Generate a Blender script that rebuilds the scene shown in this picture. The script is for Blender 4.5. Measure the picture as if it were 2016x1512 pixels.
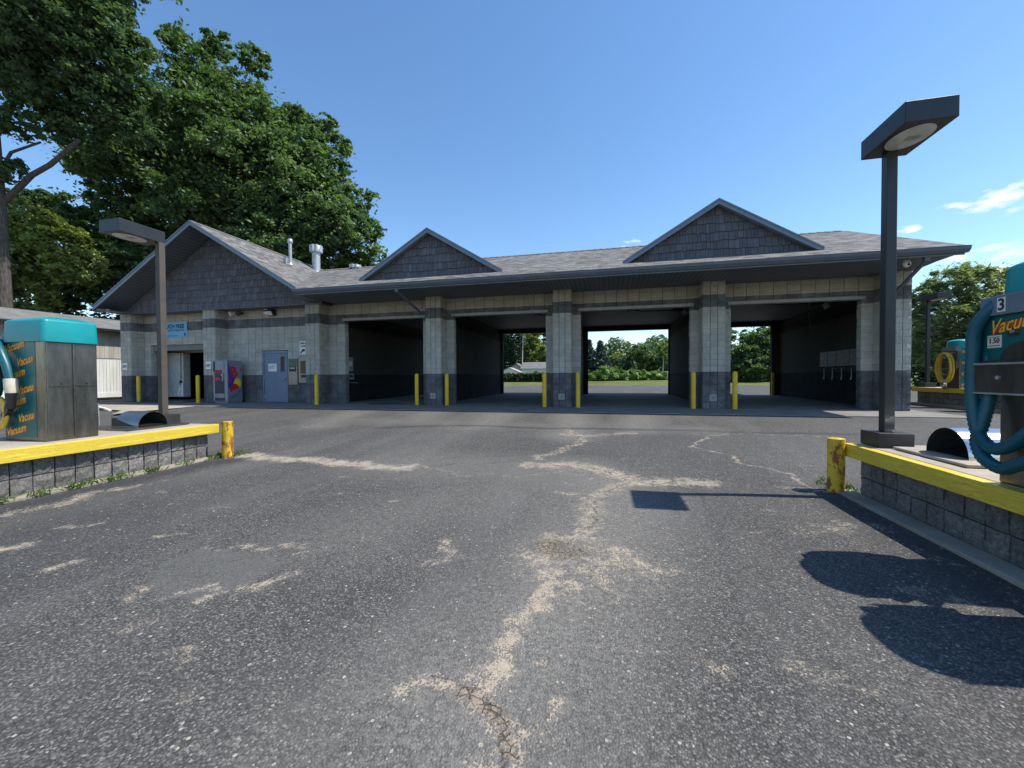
import bpy, math, random
import numpy as np
from mathutils import Vector, Matrix
R = math.radians
random.seed(4)
S = bpy.context.scene
for o in list(bpy.data.objects): bpy.data.objects.remove(o, do_unlink=True)

# ------------------------------------------------------------------ camera
F_PX, YAW, PITCH, ROLL, CAMZ = 796.0, 0.2338, 0.0184, 0.0051, 1.08
cd = bpy.data.cameras.new('camera'); cam = bpy.data.objects.new('camera', cd); S.collection.objects.link(cam)
cd.sensor_fit = 'HORIZONTAL'; cd.sensor_width = 36.0; cd.lens = F_PX / 2016 * 36
cd.clip_start = 0.05; cd.clip_end = 3000
fw = Vector((-math.sin(YAW) * math.cos(PITCH), math.cos(YAW) * math.cos(PITCH), -math.sin(PITCH)))
rt = Vector((math.cos(YAW), math.sin(YAW), 0)); up = rt.cross(fw)
r2 = rt * math.cos(ROLL) - up * math.sin(ROLL); u2 = up * math.cos(ROLL) + rt * math.sin(ROLL)
m = Matrix((r2, u2, -fw)).transposed().to_4x4(); m.translation = Vector((0, 0, CAMZ))
cam.matrix_world = m
S.camera = cam
S.render.resolution_x, S.render.resolution_y = 1024, 768

# ------------------------------------------------------------------ light
SUNV = Vector((0.63, 0.08, 1.0)).normalized()
sl = bpy.data.lights.new('sun', 'SUN'); sun = bpy.data.objects.new('sun', sl); S.collection.objects.link(sun)
sl.energy = 4.4; sl.angle = R(0.53); sl.color = (1.0, 0.945, 0.86)
sun.rotation_euler = SUNV.to_track_quat('Z', 'Y').to_euler(); sun.location = (0, 0, 40)
W = bpy.data.worlds.new('World'); S.world = W; W.use_nodes = True
nt = W.node_tree; nt.nodes.clear(); N = nt.nodes.new; LK = nt.links.new
sky = N('ShaderNodeTexSky'); sky.sky_type = 'NISHITA'; sky.sun_disc = False
sky.sun_elevation = math.asin(SUNV.z); sky.sun_rotation = math.atan2(SUNV.x, SUNV.y)
sky.air_density = 1.1; sky.dust_density = 0.15; sky.ozone_density = 2.0; sky.altitude = 200
bg = N('ShaderNodeBackground'); bg.inputs['Strength'].default_value = 0.15
wo = N('ShaderNodeOutputWorld')
tc = N('ShaderNodeTexCoord')
def wmath(op, a, b=None, clamp=False):
    n = N('ShaderNodeMath'); n.operation = op; n.use_clamp = clamp
    for i, v in enumerate((a, b)):
        if v is None: continue
        if isinstance(v, (int, float)): n.inputs[i].default_value = v
        else: LK(v, n.inputs[i])
    return n.outputs[0]
# a few small fair-weather clouds low in the sky to the right of the building
nz = N('ShaderNodeTexNoise'); nz.inputs['Scale'].default_value = 24; nz.inputs['Detail'].default_value = 8; nz.inputs['Roughness'].default_value = 0.62
mp = N('ShaderNodeMapping'); mp.inputs['Scale'].default_value = (1, 1, 2.6); LK(tc.outputs['Generated'], mp.inputs[0]); LK(mp.outputs[0], nz.inputs[0])
cl = None
CLOUDS = [((0.585, 0.766, 0.267), 0.068, 1.15), ((0.545, 0.795, 0.267), 0.035, 0.9), ((0.502, 0.829, 0.248), 0.032, 0.95), ((0.591, 0.784, 0.191), 0.068, 0.8), ((0.555, 0.81, 0.189), 0.061200000000000004, 0.75), ((0.047, 0.953, 0.299), 0.035, 1.0), ((0.587, 0.791, 0.171), 0.054400000000000004, 0.8), ((-0.5, -0.6, 0.4), 0.3, 0.9), ((0.8, -0.4, 0.3), 0.3, 0.9)]
for (d, rad, amp) in CLOUDS:
    v = Vector(d).normalized()
    dn = N('ShaderNodeVectorMath'); dn.operation = 'SUBTRACT'; LK(tc.outputs['Generated'], dn.inputs[0]); dn.inputs[1].default_value = v
    sc = N('ShaderNodeVectorMath'); sc.operation = 'MULTIPLY'; LK(dn.outputs[0], sc.inputs[0]); sc.inputs[1].default_value = (1, 1, 2.3)
    ln = N('ShaderNodeVectorMath'); ln.operation = 'LENGTH'; LK(sc.outputs[0], ln.inputs[0])
    g = wmath('MULTIPLY', wmath('SUBTRACT', 1.0, wmath('DIVIDE', ln.outputs['Value'], rad), True), amp)
    cl = g if cl is None else wmath('MAXIMUM', cl, g)
cm = wmath('MULTIPLY', wmath('SUBTRACT', wmath('ADD', wmath('MULTIPLY', cl, 0.42), wmath('MULTIPLY', nz.outputs['Fac'], 1.5)), 0.93), 3.4, True)
cm = wmath('MULTIPLY', cm, wmath('MULTIPLY', cl, 3.0, True))
mx = N('ShaderNodeMix'); mx.data_type = 'RGBA'; hs = N('ShaderNodeHueSaturation'); hs.inputs['Saturation'].default_value = 1.15; LK(sky.outputs[0], hs.inputs['Color'])
LK(cm, mx.inputs['Factor']); LK(hs.outputs[0], mx.inputs['A']); mx.inputs['B'].default_value = (5.0, 5.3, 5.7, 1)
LK(mx.outputs['Result'], bg.inputs['Color']); LK(bg.outputs[0], wo.inputs['Surface'])
S.view_settings.view_transform = 'Standard'; S.view_settings.look = 'None'; S.view_settings.gamma = 1; S.view_settings.exposure = 0.5
S.view_settings.use_curve_mapping = False

# ------------------------------------------------------------------ helpers: objects
COL = S.collection
class MB:
    """collects polygons; build() links them as one mesh object"""
    def __init__(s): s.v = []; s.f = []; s.m = []; s.uv = {}; s.sm = []
    def face(s, pts, mi=0, uv=None, smooth=False):
        b = len(s.v); s.v += [tuple(p) for p in pts]; s.f.append(tuple(range(b, b + len(pts))))
        s.m.append(mi); s.sm.append(smooth)
        if uv is not None: s.uv[len(s.f) - 1] = uv
    def mesh(s, vs, fs, mi=0, smooth=False, M=None):
        b = len(s.v)
        s.v += [tuple(M @ Vector(p)) if M is not None else tuple(p) for p in vs]
        for f in fs: s.f.append(tuple(i + b for i in f)); s.m.append(mi); s.sm.append(smooth)
    def box(s, x0, x1, y0, y1, z0, z1, mi=0, M=None):
        vs = [(x, y, z) for z in (z0, z1) for y in (y0, y1) for x in (x0, x1)]
        s.mesh(vs, [(0, 2, 3, 1), (4, 5, 7, 6), (0, 1, 5, 4), (2, 6, 7, 3), (0, 4, 6, 2), (1, 3, 7, 5)], mi, False, M)
    def beam(s, a, b, w, h, mi=0, upv=(0, 0, 1)):
        a = Vector(a); b = Vector(b); d = (b - a).normalized(); u = Vector(upv)
        if abs(d.dot(u)) > 0.98: u = Vector((1, 0, 0))
        sd = d.cross(u).normalized(); u = sd.cross(d).normalized()
        vs = []
        for p in (a, b):
            for (i, j) in ((-1, -1), (1, -1), (1, 1), (-1, 1)): vs.append(p + sd * (i * w / 2) + u * (j * h / 2))
        s.mesh(vs, [(0, 3, 2, 1), (4, 5, 6, 7), (0, 1, 5, 4), (1, 2, 6, 5), (2, 3, 7, 6), (3, 0, 4, 7)], mi)
    def tube(s, path, rad, n=10, mi=0, caps=True, smooth=True):
        path = [Vector(p) for p in path]; k = len(path)
        rads = rad if isinstance(rad, (list, tuple)) else [rad] * k
        ref = None; rings = []
        for i, p in enumerate(path):
            d = (path[min(i + 1, k - 1)] - path[max(i - 1, 0)]).normalized()
            if ref is None: ref = Vector((0, 0, 1)) if abs(d.z) < 0.9 else Vector((1, 0, 0))
            sd = d.cross(ref).normalized(); ref = sd.cross(d).normalized()
            rings.append([p + (sd * math.cos(2 * math.pi * j / n) + ref * math.sin(2 * math.pi * j / n)) * rads[i] for j in range(n)])
        vs = [q for r in rings for q in r]; fs = []
        for i in range(k - 1):
            for j in range(n): a = i * n + j; b = i * n + (j + 1) % n; fs.append((a, b, b + n, a + n))
        s.mesh(vs, fs, mi, smooth)
        if caps: s.mesh(rings[0], [tuple(range(n))[::-1]], mi); s.mesh(rings[-1], [tuple(range(n))], mi)
    def prism(s, pts, d, mi=0):
        """closed polygon pts (3d), extruded by vector d"""
        n = len(pts); d = Vector(d); a = [Vector(p) for p in pts]; vs = a + [p + d for p in a]
        fs = [tuple(range(n))[::-1], tuple(range(n, 2 * n))] + [(i, (i + 1) % n, n + (i + 1) % n, n + i) for i in range(n)]
        s.mesh(vs, fs, mi)
    def build(s, name, mats, parent=None, bevel=0, seg=2):
        me = bpy.data.meshes.new(name); me.from_pydata(s.v, [], s.f)
        if not isinstance(mats, (list, tuple)): mats = [mats]
        for q in mats: me.materials.append(q)
        me.polygons.foreach_set('material_index', s.m); me.polygons.foreach_set('use_smooth', s.sm)
        if s.uv:
            ul = me.uv_layers.new(name='UVMap'); 
            for fi, uvs in s.uv.items():
                p = me.polygons[fi]
                for k, li in enumerate(p.loop_indices): ul.data[li].uv = uvs[k]
        me.update()
        o = bpy.data.objects.new(name, me); COL.objects.link(o)
        if parent is not None: o.parent = parent
        if bevel:
            md = o.modifiers.new('bevel', 'BEVEL'); md.width = bevel; md.segments = seg; md.limit_method = 'ANGLE'; md.angle_limit = R(40)
        return o
def empty(name, label, cat, loc=(0, 0, 0), group=None):
    o = bpy.data.objects.new(name, None); COL.objects.link(o); o.location = loc; o.empty_display_size = 0.2
    return tag(o, label, cat, group)
def tag(o, label, cat, group=None):
    o['label'] = label; o['category'] = cat
    if group: o['group'] = group
    return o
def struct(o): o['kind'] = 'structure'; return o
def dup(root, loc, label=None, name=None):
    def cp(o, par):
        c = o.copy(); COL.objects.link(c); c.parent = par
        for ch in list(o.children): cp(ch, c)
        return c
    r = cp(root, None); r.location = loc
    if label: r['label'] = label
    return r
_tc = {}
def text_geo(st, size, shear=0.0, offset=0.0, ext=0.0):
    k = (st, size, shear, offset, ext)
    if k not in _tc:
        c = bpy.data.curves.new('t', 'FONT'); c.body = st; c.size = size; c.shear = shear; c.offset = offset; c.extrude = ext; c.resolution_u = 3
        o = bpy.data.objects.new('t', c); COL.objects.link(o)
        dg = bpy.context.evaluated_depsgraph_get(); me = bpy.data.meshes.new_from_object(o.evaluated_get(dg))
        _tc[k] = ([tuple(v.co) for v in me.vertices], [tuple(p.vertices) for p in me.polygons])
        bpy.data.objects.remove(o, do_unlink=True); bpy.data.meshes.remove(me); bpy.data.curves.remove(c)
    return _tc[k]
def put_text(mb, st, size, org, right, upv, mi=0, shear=0.0, offset=0.0, center=False, sx=1.0, rot=0.0, clip=None):
    vs, fs = text_geo(st, size, shear, offset)
    w = max(v[0] for v in vs); r = Vector(right).normalized(); u = Vector(upv).normalized(); o = Vector(org)
    cr, sr = math.cos(rot), math.sin(rot); out = []
    for x, y, z in vs:
        if center: x -= w / 2
        x *= sx
        if clip: x = min(max(x, clip[0]), clip[1])
        x, y = x * cr - y * sr, x * sr + y * cr
        out.append(o + r * x + u * y)
    mb.mesh(out, fs, mi)

# ------------------------------------------------------------------ helpers: materials
def lin(c): return tuple((x / 12.92 if x <= 0.04045 else ((x + 0.055) / 1.055) ** 2.4) for x in [v / 255 for v in c])
class M:
    def __init__(s, name):
        s.m = bpy.data.materials.new(name); s.m.use_nodes = True; s.t = s.m.node_tree
        s.b = s.t.nodes['Principled BSDF']; s.co = s.n('ShaderNodeTexCoord')
    def n(s, k, **kw):
        x = s.t.nodes.new(k)
        for a, b in kw.items(): setattr(x, a, b)
        return x
    def l(s, a, b): s.t.links.new(a, b)
    def set(s, sock, v):
        if isinstance(v, bpy.types.NodeSocket): s.l(v, sock)
        elif isinstance(v, (tuple, list)) and len(v) == 3 and sock.type == 'RGBA': sock.default_value = (*v, 1)
        else: sock.default_value = v
    def math(s, op, a, b=0.0, c=None, clamp=False):
        x = s.n('ShaderNodeMath', operation=op, use_clamp=clamp); s.set(x.inputs[0], a); s.set(x.inputs[1], b)
        if c is not None: s.set(x.inputs[2], c)
        return x.outputs[0]
    def mix(s, f, a, b, bt='MIX'):
        x = s.n('ShaderNodeMix', data_type='RGBA', blend_type=bt); s.set(x.inputs['Factor'], f); s.set(x.inputs['A'], a); s.set(x.inputs['B'], b)
        return x.outputs['Result']
    def vec(s, scale=(1, 1, 1), src='Object'):
        x = s.n('ShaderNodeMapping'); s.l(s.co.outputs[src], x.inputs[0]); x.inputs['Scale'].default_value = scale; return x.outputs[0]
    def pos(s, scale=(1, 1, 1)):
        g = s.n('ShaderNodeNewGeometry'); x = s.n('ShaderNodeMapping'); s.l(g.outputs['Position'], x.inputs[0]); x.inputs['Scale'].default_value = scale; return x.outputs[0]
    def noise(s, v, scale, detail=4, rough=0.6, out='Fac'):
        x = s.n('ShaderNodeTexNoise'); s.l(v, x.inputs['Vector']); x.inputs['Scale'].default_value = scale; x.inputs['Detail'].default_value = detail; x.inputs['Roughness'].default_value = rough
        return x.outputs[out]
    def vor(s, v, scale, feature='F1', out='Distance'):
        x = s.n('ShaderNodeTexVoronoi', feature=feature); s.l(v, x.inputs['Vector']); x.inputs['Scale'].default_value = scale; return x.outputs[out]
    def ramp(s, f, stops):
        x = s.n('ShaderNodeValToRGB'); e = x.color_ramp.elements
        while len(e) < len(stops): e.new(0.5)
        for i, (p, c) in enumerate(stops): e[i].position = p; e[i].color = (*c, 1) if len(c) == 3 else c
        s.l(f, x.inputs[0]); return x.outputs['Color']
    def step(s, f, a, b): 
        x = s.n('ShaderNodeMapRange', interpolation_type='SMOOTHSTEP'); s.set(x.inputs[0], f); x.inputs[1].default_value = a; x.inputs[2].default_value = b; return x.outputs[0]
    def bump(s, h, strength=0.4, dist=0.01, nrm=None):
        x = s.n('ShaderNodeBump'); x.inputs['Strength'].default_value = strength; x.inputs['Distance'].default_value = dist; s.l(h, x.inputs['Height'])
        if nrm is not None: s.l(nrm, x.inputs['Normal'])
        return x.outputs[0]
    def attr(s, name, out='Fac'):
        x = s.n('ShaderNodeAttribute', attribute_name=name); return x.outputs[out]
    def fin(s, col=None, rough=None, metal=None, nrm=None, spec=None):
        if col is not None: s.set(s.b.inputs['Base Color'], col)
        if rough is not None: s.set(s.b.inputs['Roughness'], rough)
        if metal is not None: s.set(s.b.inputs['Metallic'], metal)
        if nrm is not None: s.l(nrm, s.b.inputs['Normal'])
        if spec is not None: s.b.inputs['Specular IOR Level'].default_value = spec
        return s.m
def simple(name, col, rough=0.6, metal=0.0, var=0.15, scale=6.0, bump=0.0, bscale=60.0, spec=0.5, stretch=(1, 1, 1), dirt=0.0):
    k = M(name); v = k.pos(stretch)
    n = k.noise(v, scale, 5, 0.65)
    c = k.mix(k.step(n, 0.3, 0.7), tuple(x * (1 - var) for x in col), tuple(min(1, x * (1 + var)) for x in col))
    if dirt: c = k.mix(k.math('MULTIPLY', k.step(k.noise(v, scale * 0.37, 6, 0.7), 0.5, 0.75), dirt), c, (0.08, 0.065, 0.05))
    rr = k.math('ADD', k.math('MULTIPLY', k.noise(v, scale * 2.3, 3), 0.16), rough - 0.08, clamp=True)
    nb = k.bump(k.noise(v, bscale, 4), bump, 0.01) if bump else None
    return k.fin(c, rr, metal, nb, spec)

LIGHTB, DARKB = (0.52, 0.50, 0.445), (0.145, 0.143, 0.148)
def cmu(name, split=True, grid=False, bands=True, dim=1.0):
    k = M(name); g = k.n('ShaderNodeNewGeometry'); sp = k.n('ShaderNodeSeparateXYZ'); k.l(g.outputs['Position'], sp.inputs[0]); P = k.pos()
    z = k.math('ADD', sp.outputs[2], k.math('MULTIPLY', k.math('SUBTRACT', k.noise(P, 5, 3), 0.5), 0.015))
    lo = k.math('LESS_THAN', z, 1.205); hi = k.math('MULTIPLY', k.math('GREATER_THAN', z, 3.302), k.math('LESS_THAN', z, 3.705))
    band = k.math('MAXIMUM', lo, hi)
    var = k.noise(P, 2.2, 6, 0.7); fine = k.noise(P, 42, 4, 0.7)
    cl = k.mix(k.step(var, 0.3, 0.72), tuple(x * 0.85 for x in LIGHTB), tuple(x * 1.07 for x in LIGHTB))
    cl = k.mix(k.math('MULTIPLY', k.step(sp.outputs[2], 2.9, 4.0), 0.45), cl, (0.40, 0.345, 0.26))
    cdk = k.mix(k.step(var, 0.3, 0.72), tuple(x * 0.7 for x in DARKB), tuple(x * 1.5 for x in DARKB))
    # paint worn to the pale block near the ground and pale drips
    wear = k.step(k.math('ADD', k.noise(P, 9, 6, 0.75), k.math('MULTIPLY', k.math('SUBTRACT', 0.35, sp.outputs[2]), 0.35)), 0.62, 0.8)
    cdk = k.mix(k.math('MULTIPLY', wear, 0.6), cdk, (0.24, 0.25, 0.26))
    c = k.mix(band, cl, cdk) if bands else cl
    c = k.mix(k.step(fine, 0.25, 0.75), k.mix(1.0, c, (0.72, 0.72, 0.72), 'MULTIPLY'), c)
    rnd = k.attr('rnd'); c = k.mix(1.0, c, k.ramp(rnd, [(0.0, (0.9, 0.9, 0.9)), (1.0, (1.06, 1.06, 1.05))]), 'MULTIPLY')
    nb = k.bump(k.noise(P, 30 if split else 60, 6, 0.75), 0.9 if split else 0.35, 0.02 if split else 0.006)
    if dim < 1: c = k.mix(1.0, c, (dim, dim * .98, dim * .94), 'MULTIPLY')  # bay wall copy: block colour darkened to deepen the shade inside the bays
    if grid:
        nm = k.n('ShaderNodeSeparateXYZ'); k.l(g.outputs['Normal'], nm.inputs[0])
        uu = k.math('ADD', k.math('MULTIPLY', sp.outputs[0], k.math('GREATER_THAN', k.math('ABSOLUTE', nm.outputs[1]), 0.5)), k.math('MULTIPLY', sp.outputs[1], k.math('GREATER_THAN', k.math('ABSOLUTE', nm.outputs[0]), 0.5)))
        fx = k.math('ABSOLUTE', k.math('SUBTRACT', k.math('FRACT', k.math('MULTIPLY', uu, 2.5)), 0.5)); fz = k.math('ABSOLUTE', k.math('SUBTRACT', k.math('FRACT', k.math('MULTIPLY', sp.outputs[2], 5.0)), 0.5))
        jt = k.math('MAXIMUM', k.step(fx, 0.482, 0.49), k.step(fz, 0.462, 0.48))
        c = k.mix(k.math('MULTIPLY', jt, 0.6), c, (0.05, 0.05, 0.055)); nb = k.bump(k.math('SUBTRACT', 1.0, jt), 0.6, 0.01, nb)
    return k.fin(c, 0.88, 0, nb, 0.25)
def stone():
    k = M('grey_split_block'); P = k.pos(); f = k.noise(P, 26, 7, 0.8); g = k.noise(P, 90, 3, .8)
    c = k.ramp(f, [(0.28, (0.10, 0.10, 0.10)), (0.5, (0.27, 0.265, 0.255)), (0.72, (0.50, 0.485, 0.46))])
    c = k.mix(k.step(g, .35, .7), k.mix(1.0, c, (.6, .6, .6), 'MULTIPLY'), c); c = k.mix(1.0, c, k.ramp(k.attr('rnd'), [(0.0, (0.75, 0.74, 0.72)), (1.0, (1.1, 1.08, 1.06))]), 'MULTIPLY')
    return k.fin(c, 0.9, 0, k.bump(f, 1.0, 0.03), 0.25)
def shingle():
    k = M('asphalt_shingle'); uv = k.co.outputs['UV']
    br = k.n('ShaderNodeTexBrick'); k.l(uv, br.inputs['Vector']); br.offset = 0.37; br.offset_frequency = 2; br.squash = 1
    for a, b in (('Scale', 1.0), ('Brick Width', 0.27), ('Row Height', 0.145), ('Mortar Size', 0.006), ('Bias', 0.0)): br.inputs[a].default_value = b
    br.inputs['Color1'].default_value = (0.0, 0.0, 0.0, 1); br.inputs['Color2'].default_value = (1, 1, 1, 1); br.inputs['Mortar'].default_value = (0.12, 0.12, 0.12, 1)
    uvm = k.n('ShaderNodeMapping'); k.l(uv, uvm.inputs[0])
    n1 = k.noise(uvm.outputs[0], 130, 3, 0.8); n2 = k.noise(uvm.outputs[0], 0.7, 5, 0.6)
    c = k.ramp(br.outputs['Color'], [(0.0, (0.085, 0.082, 0.078)), (0.45, (0.155, 0.15, 0.142)), (1.0, (0.25, 0.243, 0.23))])
    c = k.mix(k.step(n1, 0.2, 0.8), k.mix(1.0, c, (0.6, 0.6, 0.6), 'MULTIPLY'), k.mix(1.0, c, (1.3, 1.3, 1.3), 'MULTIPLY'))
    c = k.mix(1.0, c, k.ramp(n2, [(0.3, (0.86, 0.86, 0.86)), (0.75, (1.1, 1.1, 1.1))]), 'MULTIPLY')
    sx = k.n('ShaderNodeSeparateXYZ'); k.l(uv, sx.inputs[0])
    saw = k.math('FRACT', k.math('DIVIDE', sx.outputs[1], 0.145))
    nb = k.bump(k.math('SUBTRACT', 1.0, saw), 0.8, 0.012); nb = k.bump(k.noise(uvm.outputs[0], 160, 2), 0.5, 0.004, nb)
    return k.fin(c, 0.9, 0, nb, 0.2)
def siding_mat():
    k = M('shake_siding'); P = k.pos((1, 1, 0.12))
    c = k.ramp(k.attr('rnd'), [(0.0, (0.095, 0.093, 0.108)), (0.6, (0.120, 0.117, 0.134)), (1.0, (0.150, 0.146, 0.162))])
    g = k.noise(P, 90, 4, 0.7); c = k.mix(k.step(g, 0.3, 0.7), k.mix(1.0, c, (0.8, 0.8, 0.8), 'MULTIPLY'), c)
    return k.fin(c, 0.7, 0, k.bump(g, 0.5, 0.004), 0.3)
def soffit_mat():
    k = M('ribbed_soffit'); g = k.n('ShaderNodeNewGeometry'); sp = k.n('ShaderNodeSeparateXYZ'); k.l(g.outputs['Position'], sp.inputs[0])
    f = k.math('FRACT', k.math('MULTIPLY', sp.outputs[0], 6.5)); ln = k.math('LESS_THAN', f, 0.16)
    c = k.mix(ln, (0.105, 0.118, 0.138), (0.03, 0.033, 0.04)); return k.fin(c, 0.5, 0, k.bump(k.math('SUBTRACT', 1.0, ln), 0.5, 0.01))
def asphalt():
    k = M('worn_asphalt'); P = k.pos()
    w = k.n('ShaderNodeVectorMath', operation='ADD'); k.l(P, w.inputs[0])
    wn = k.n('ShaderNodeVectorMath', operation='SCALE'); k.l(k.noise(P, 40, 2, 0.5, 'Color'), wn.inputs[0]); wn.inputs['Scale'].default_value = 0.012; k.l(wn.outputs[0], w.inputs[1])
    cell = k.vor(w.outputs[0], 95, out='Color'); dst = k.vor(w.outputs[0], 95)
    sep = k.n('ShaderNodeSeparateColor'); k.l(cell, sep.inputs[0]); r1 = sep.outputs[0]; rg = sep.outputs[1]
    cell2 = k.vor(w.outputs[0], 41, out='Color'); d2 = k.vor(w.outputs[0], 41); sep2 = k.n('ShaderNodeSeparateColor'); k.l(cell2, sep2.inputs[0])
    big = k.noise(P, 0.45, 5, 0.6); mid = k.noise(P, 2.6, 6, 0.7)
    strk = k.noise(k.pos((1.0, 0.10, 1)), 1.1, 4, 0.55)
    cold = k.ramp(r1, [(0.0, (0.050, 0.048, 0.045)), (0.5, (0.086, 0.083, 0.077)), (0.84, (0.135, 0.130, 0.120)), (1.0, (0.23, 0.22, 0.198))])
    # gaps between stones are tar-dark
    cold = k.mix(k.math('MULTIPLY', k.step(dst, 0.4, 0.75), 0.7), cold, (0.02, 0.02, 0.021))
    mod = k.ramp(big, [(0.3, (0.82, 0.82, 0.83)), (0.7, (1.16, 1.15, 1.13))]); cold = k.mix(1.0, cold, mod, 'MULTIPLY')
    cold = k.mix(k.math('MULTIPLY', k.step(strk, 0.48, 0.7), 0.22), cold, (0.17, 0.165, 0.155))
    cold = k.mix(k.math('MULTIPLY', k.attr('dust'), k.math('ADD', 0.25, k.math('MULTIPLY', k.step(k.noise(P, 30, 4, 0.7), 0.4, 0.62), 0.4))), cold, (0.26, 0.245, 0.215))
    # smoother filled patch and dark fresh tar edge
    cold = k.mix(k.math('MULTIPLY', k.math('MULTIPLY', k.attr('patch'), k.step(k.noise(P, 5, 6, .75), .3, .5)), 0.7), cold, k.mix(k.step(k.noise(P, 75, 5, 0.85), .3, .7), (0.055, 0.055, 0.052), (0.15, 0.147, 0.136)))
    cold = k.mix(k.math('MULTIPLY', k.attr('tar'), k.step(mid, 0.25, 0.5)), cold, (0.035, 0.036, 0.04))
    # big pale stones standing proud
    st = k.math('MULTIPLY', k.math('GREATER_THAN', sep2.outputs[0], 0.93), k.step(k.math('ADD', d2, k.math('MULTIPLY', sep2.outputs[1], 0.2)), 0.42, 0.30))
    st = k.math('MULTIPLY', st, k.math('SUBTRACT', 1.0, k.attr('patch')))
    cold = k.mix(k.math('MULTIPLY', st, 0.85), cold, (0.40, 0.37, 0.31))
    # sand washed into the hollows
    s = k.math('ADD', k.math('MULTIPLY', k.attr('sand'), 0.60), k.math('MULTIPLY', k.math('SUBTRACT', k.noise(P, 8, 9, 0.82), 0.5), 2.7))
    s = k.math('ADD', s, k.math('MULTIPLY', k.math('SUBTRACT', dst, 0.35), 0.75)); s = k.math('ADD', s, k.math('MULTIPLY', k.math('SUBTRACT', k.noise(k.pos((1, .35, 1)), 45, 3, 0.7), 0.5), 0.9)); sm = k.math('MULTIPLY', k.math('MULTIPLY', k.step(s, 0.52, 0.9), k.step(k.attr('sand'), 0.02, 0.35)), 0.9)
    sc = k.mix(k.noise(P, 55, 4, 0.7), (0.24, 0.20, 0.15), (0.50, 0.42, 0.32))
    c = k.mix(sm, cold, sc)
    ck = k.step(k.math('ADD', k.attr('crack'), k.math('MULTIPLY', k.math('SUBTRACT', k.noise(P, 14, 5, 0.7), 0.5), 1.2)), 0.62, 0.78); c = k.mix(k.math('MULTIPLY', ck, 0.6), c, (0.03, 0.027, 0.024))
    cr = k.step(k.math('ADD', k.attr('hole'), k.math('MULTIPLY', k.math('SUBTRACT', k.noise(P, 16, 5, 0.7), 0.5), 1.3)), 0.6, 0.7)
    crk = k.math('MULTIPLY', cr, k.step(k.math('ADD', k.vor(w.outputs[0], 19, 'DISTANCE_TO_EDGE'), k.math('MULTIPLY', k.noise(P, 60, 3, .7), .08)), 0.12, 0.05))
    c = k.mix(k.math('MULTIPLY', cr, 0.45), c, (0.15, 0.115, 0.075)); c = k.mix(k.math('MULTIPLY', crk, .75), c, (0.05, 0.04, 0.03))
    h = k.math('ADD', k.math('MULTIPLY', k.math('SUBTRACT', 1.0, dst), k.math('SUBTRACT', 1.0, k.math('MULTIPLY', sm, 0.75))), k.math('MULTIPLY', st, 0.6))
    h = k.math('MULTIPLY', h, k.math('SUBTRACT', 1.0, k.math('MULTIPLY', k.attr('patch'), 0.6)))
    nb = k.bump(h, 0.75, 0.007); nb = k.bump(k.math('SUBTRACT', mid, k.math('MULTIPLY', crk, 0.5)), 0.5, 0.05, nb)
    return k.fin(c, k.math('ADD', 0.72, k.math('MULTIPLY', rg, 0.2)), 0, nb, 0.35)
def concrete(name='concrete', base=(0.36, 0.32, 0.26), wet=False):
    k = M(name); P = k.pos(); n = k.noise(P, 1.3, 7, 0.7); f = k.noise(P, 55, 4, 0.8)
    c = k.mix(k.step(n, 0.3, 0.7), tuple(x * 0.72 for x in base), tuple(x * 1.1 for x in base))
    c = k.mix(k.step(f, 0.3, 0.75), k.mix(1.0, c, (0.75, 0.75, 0.75), 'MULTIPLY'), c)
    c = k.mix(k.math('MULTIPLY', k.step(k.noise(k.pos((1, 0.25, 1)), 0.9, 5, 0.7), 0.52, 0.72), 0.4), c, (0.12, 0.11, 0.10))
    rr = 0.85
    if wet:
        wn = k.attr('wet'); wm = k.step(k.math('ADD', wn, k.math('MULTIPLY', k.math('SUBTRACT', k.noise(P, 2.2, 5, 0.6), 0.5), 0.9)), 0.5, 0.6)
        c = k.mix(k.math('MULTIPLY', wm, 0.75), c, (0.05, 0.045, 0.036)); rr = k.math('SUBTRACT', 0.9, k.math('MULTIPLY', k.math('MULTIPLY', wm, k.step(wn, 0.6, 0.8)), 0.6))
    return k.fin(c, rr, 0, k.bump(f, 0.35, 0.004), 0.4)
def painted_rust(name, col, rust=0.5, rough=0.45, rcol=(0.17, 0.06, 0.02), sc=9):
    k = M(name); P = k.pos((1, 1, 0.5)); n = k.noise(P, sc, 7, 0.75); v = k.noise(k.pos(), 3, 4)
    c = k.mix(k.step(v, 0.3, 0.7), tuple(x * 0.82 for x in col), tuple(min(1, x * 1.08) for x in col))
    t = 0.74 - rust * 0.24; mk = k.step(n, t, t + 0.05)
    c = k.mix(mk, c, k.mix(k.noise(P, 60, 3), tuple(x * 0.5 for x in rcol), tuple(min(1, x * 1.8) for x in rcol)))
    return k.fin(c, k.math('ADD', rough, k.math('MULTIPLY', mk, 0.35)), 0, k.bump(k.math('SUBTRACT', k.noise(P, 50, 3), k.math('MULTIPLY', mk, 0.8)), 0.35, 0.004))
def leafmat(name, c0, c1, c2, trans=0.35):
    k = M(name); c = k.ramp(k.attr('rnd'), [(0.0, c0), (0.55, c1), (1.0, c2)])
    k.fin(c, 0.5, 0, None, 0.35)
    tr = k.n('ShaderNodeBsdfTranslucent'); k.l(k.mix(1.0, c, (1.3, 1.5, 0.5), 'MULTIPLY'), tr.inputs[0])
    ms = k.n('ShaderNodeMixShader'); ms.inputs[0].default_value = trans; k.l(k.b.outputs[0], ms.inputs[1]); k.l(tr.outputs[0], ms.inputs[2])
    k.l(ms.outputs[0], k.t.nodes['Material Output'].inputs['Surface']); return k.m
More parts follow.
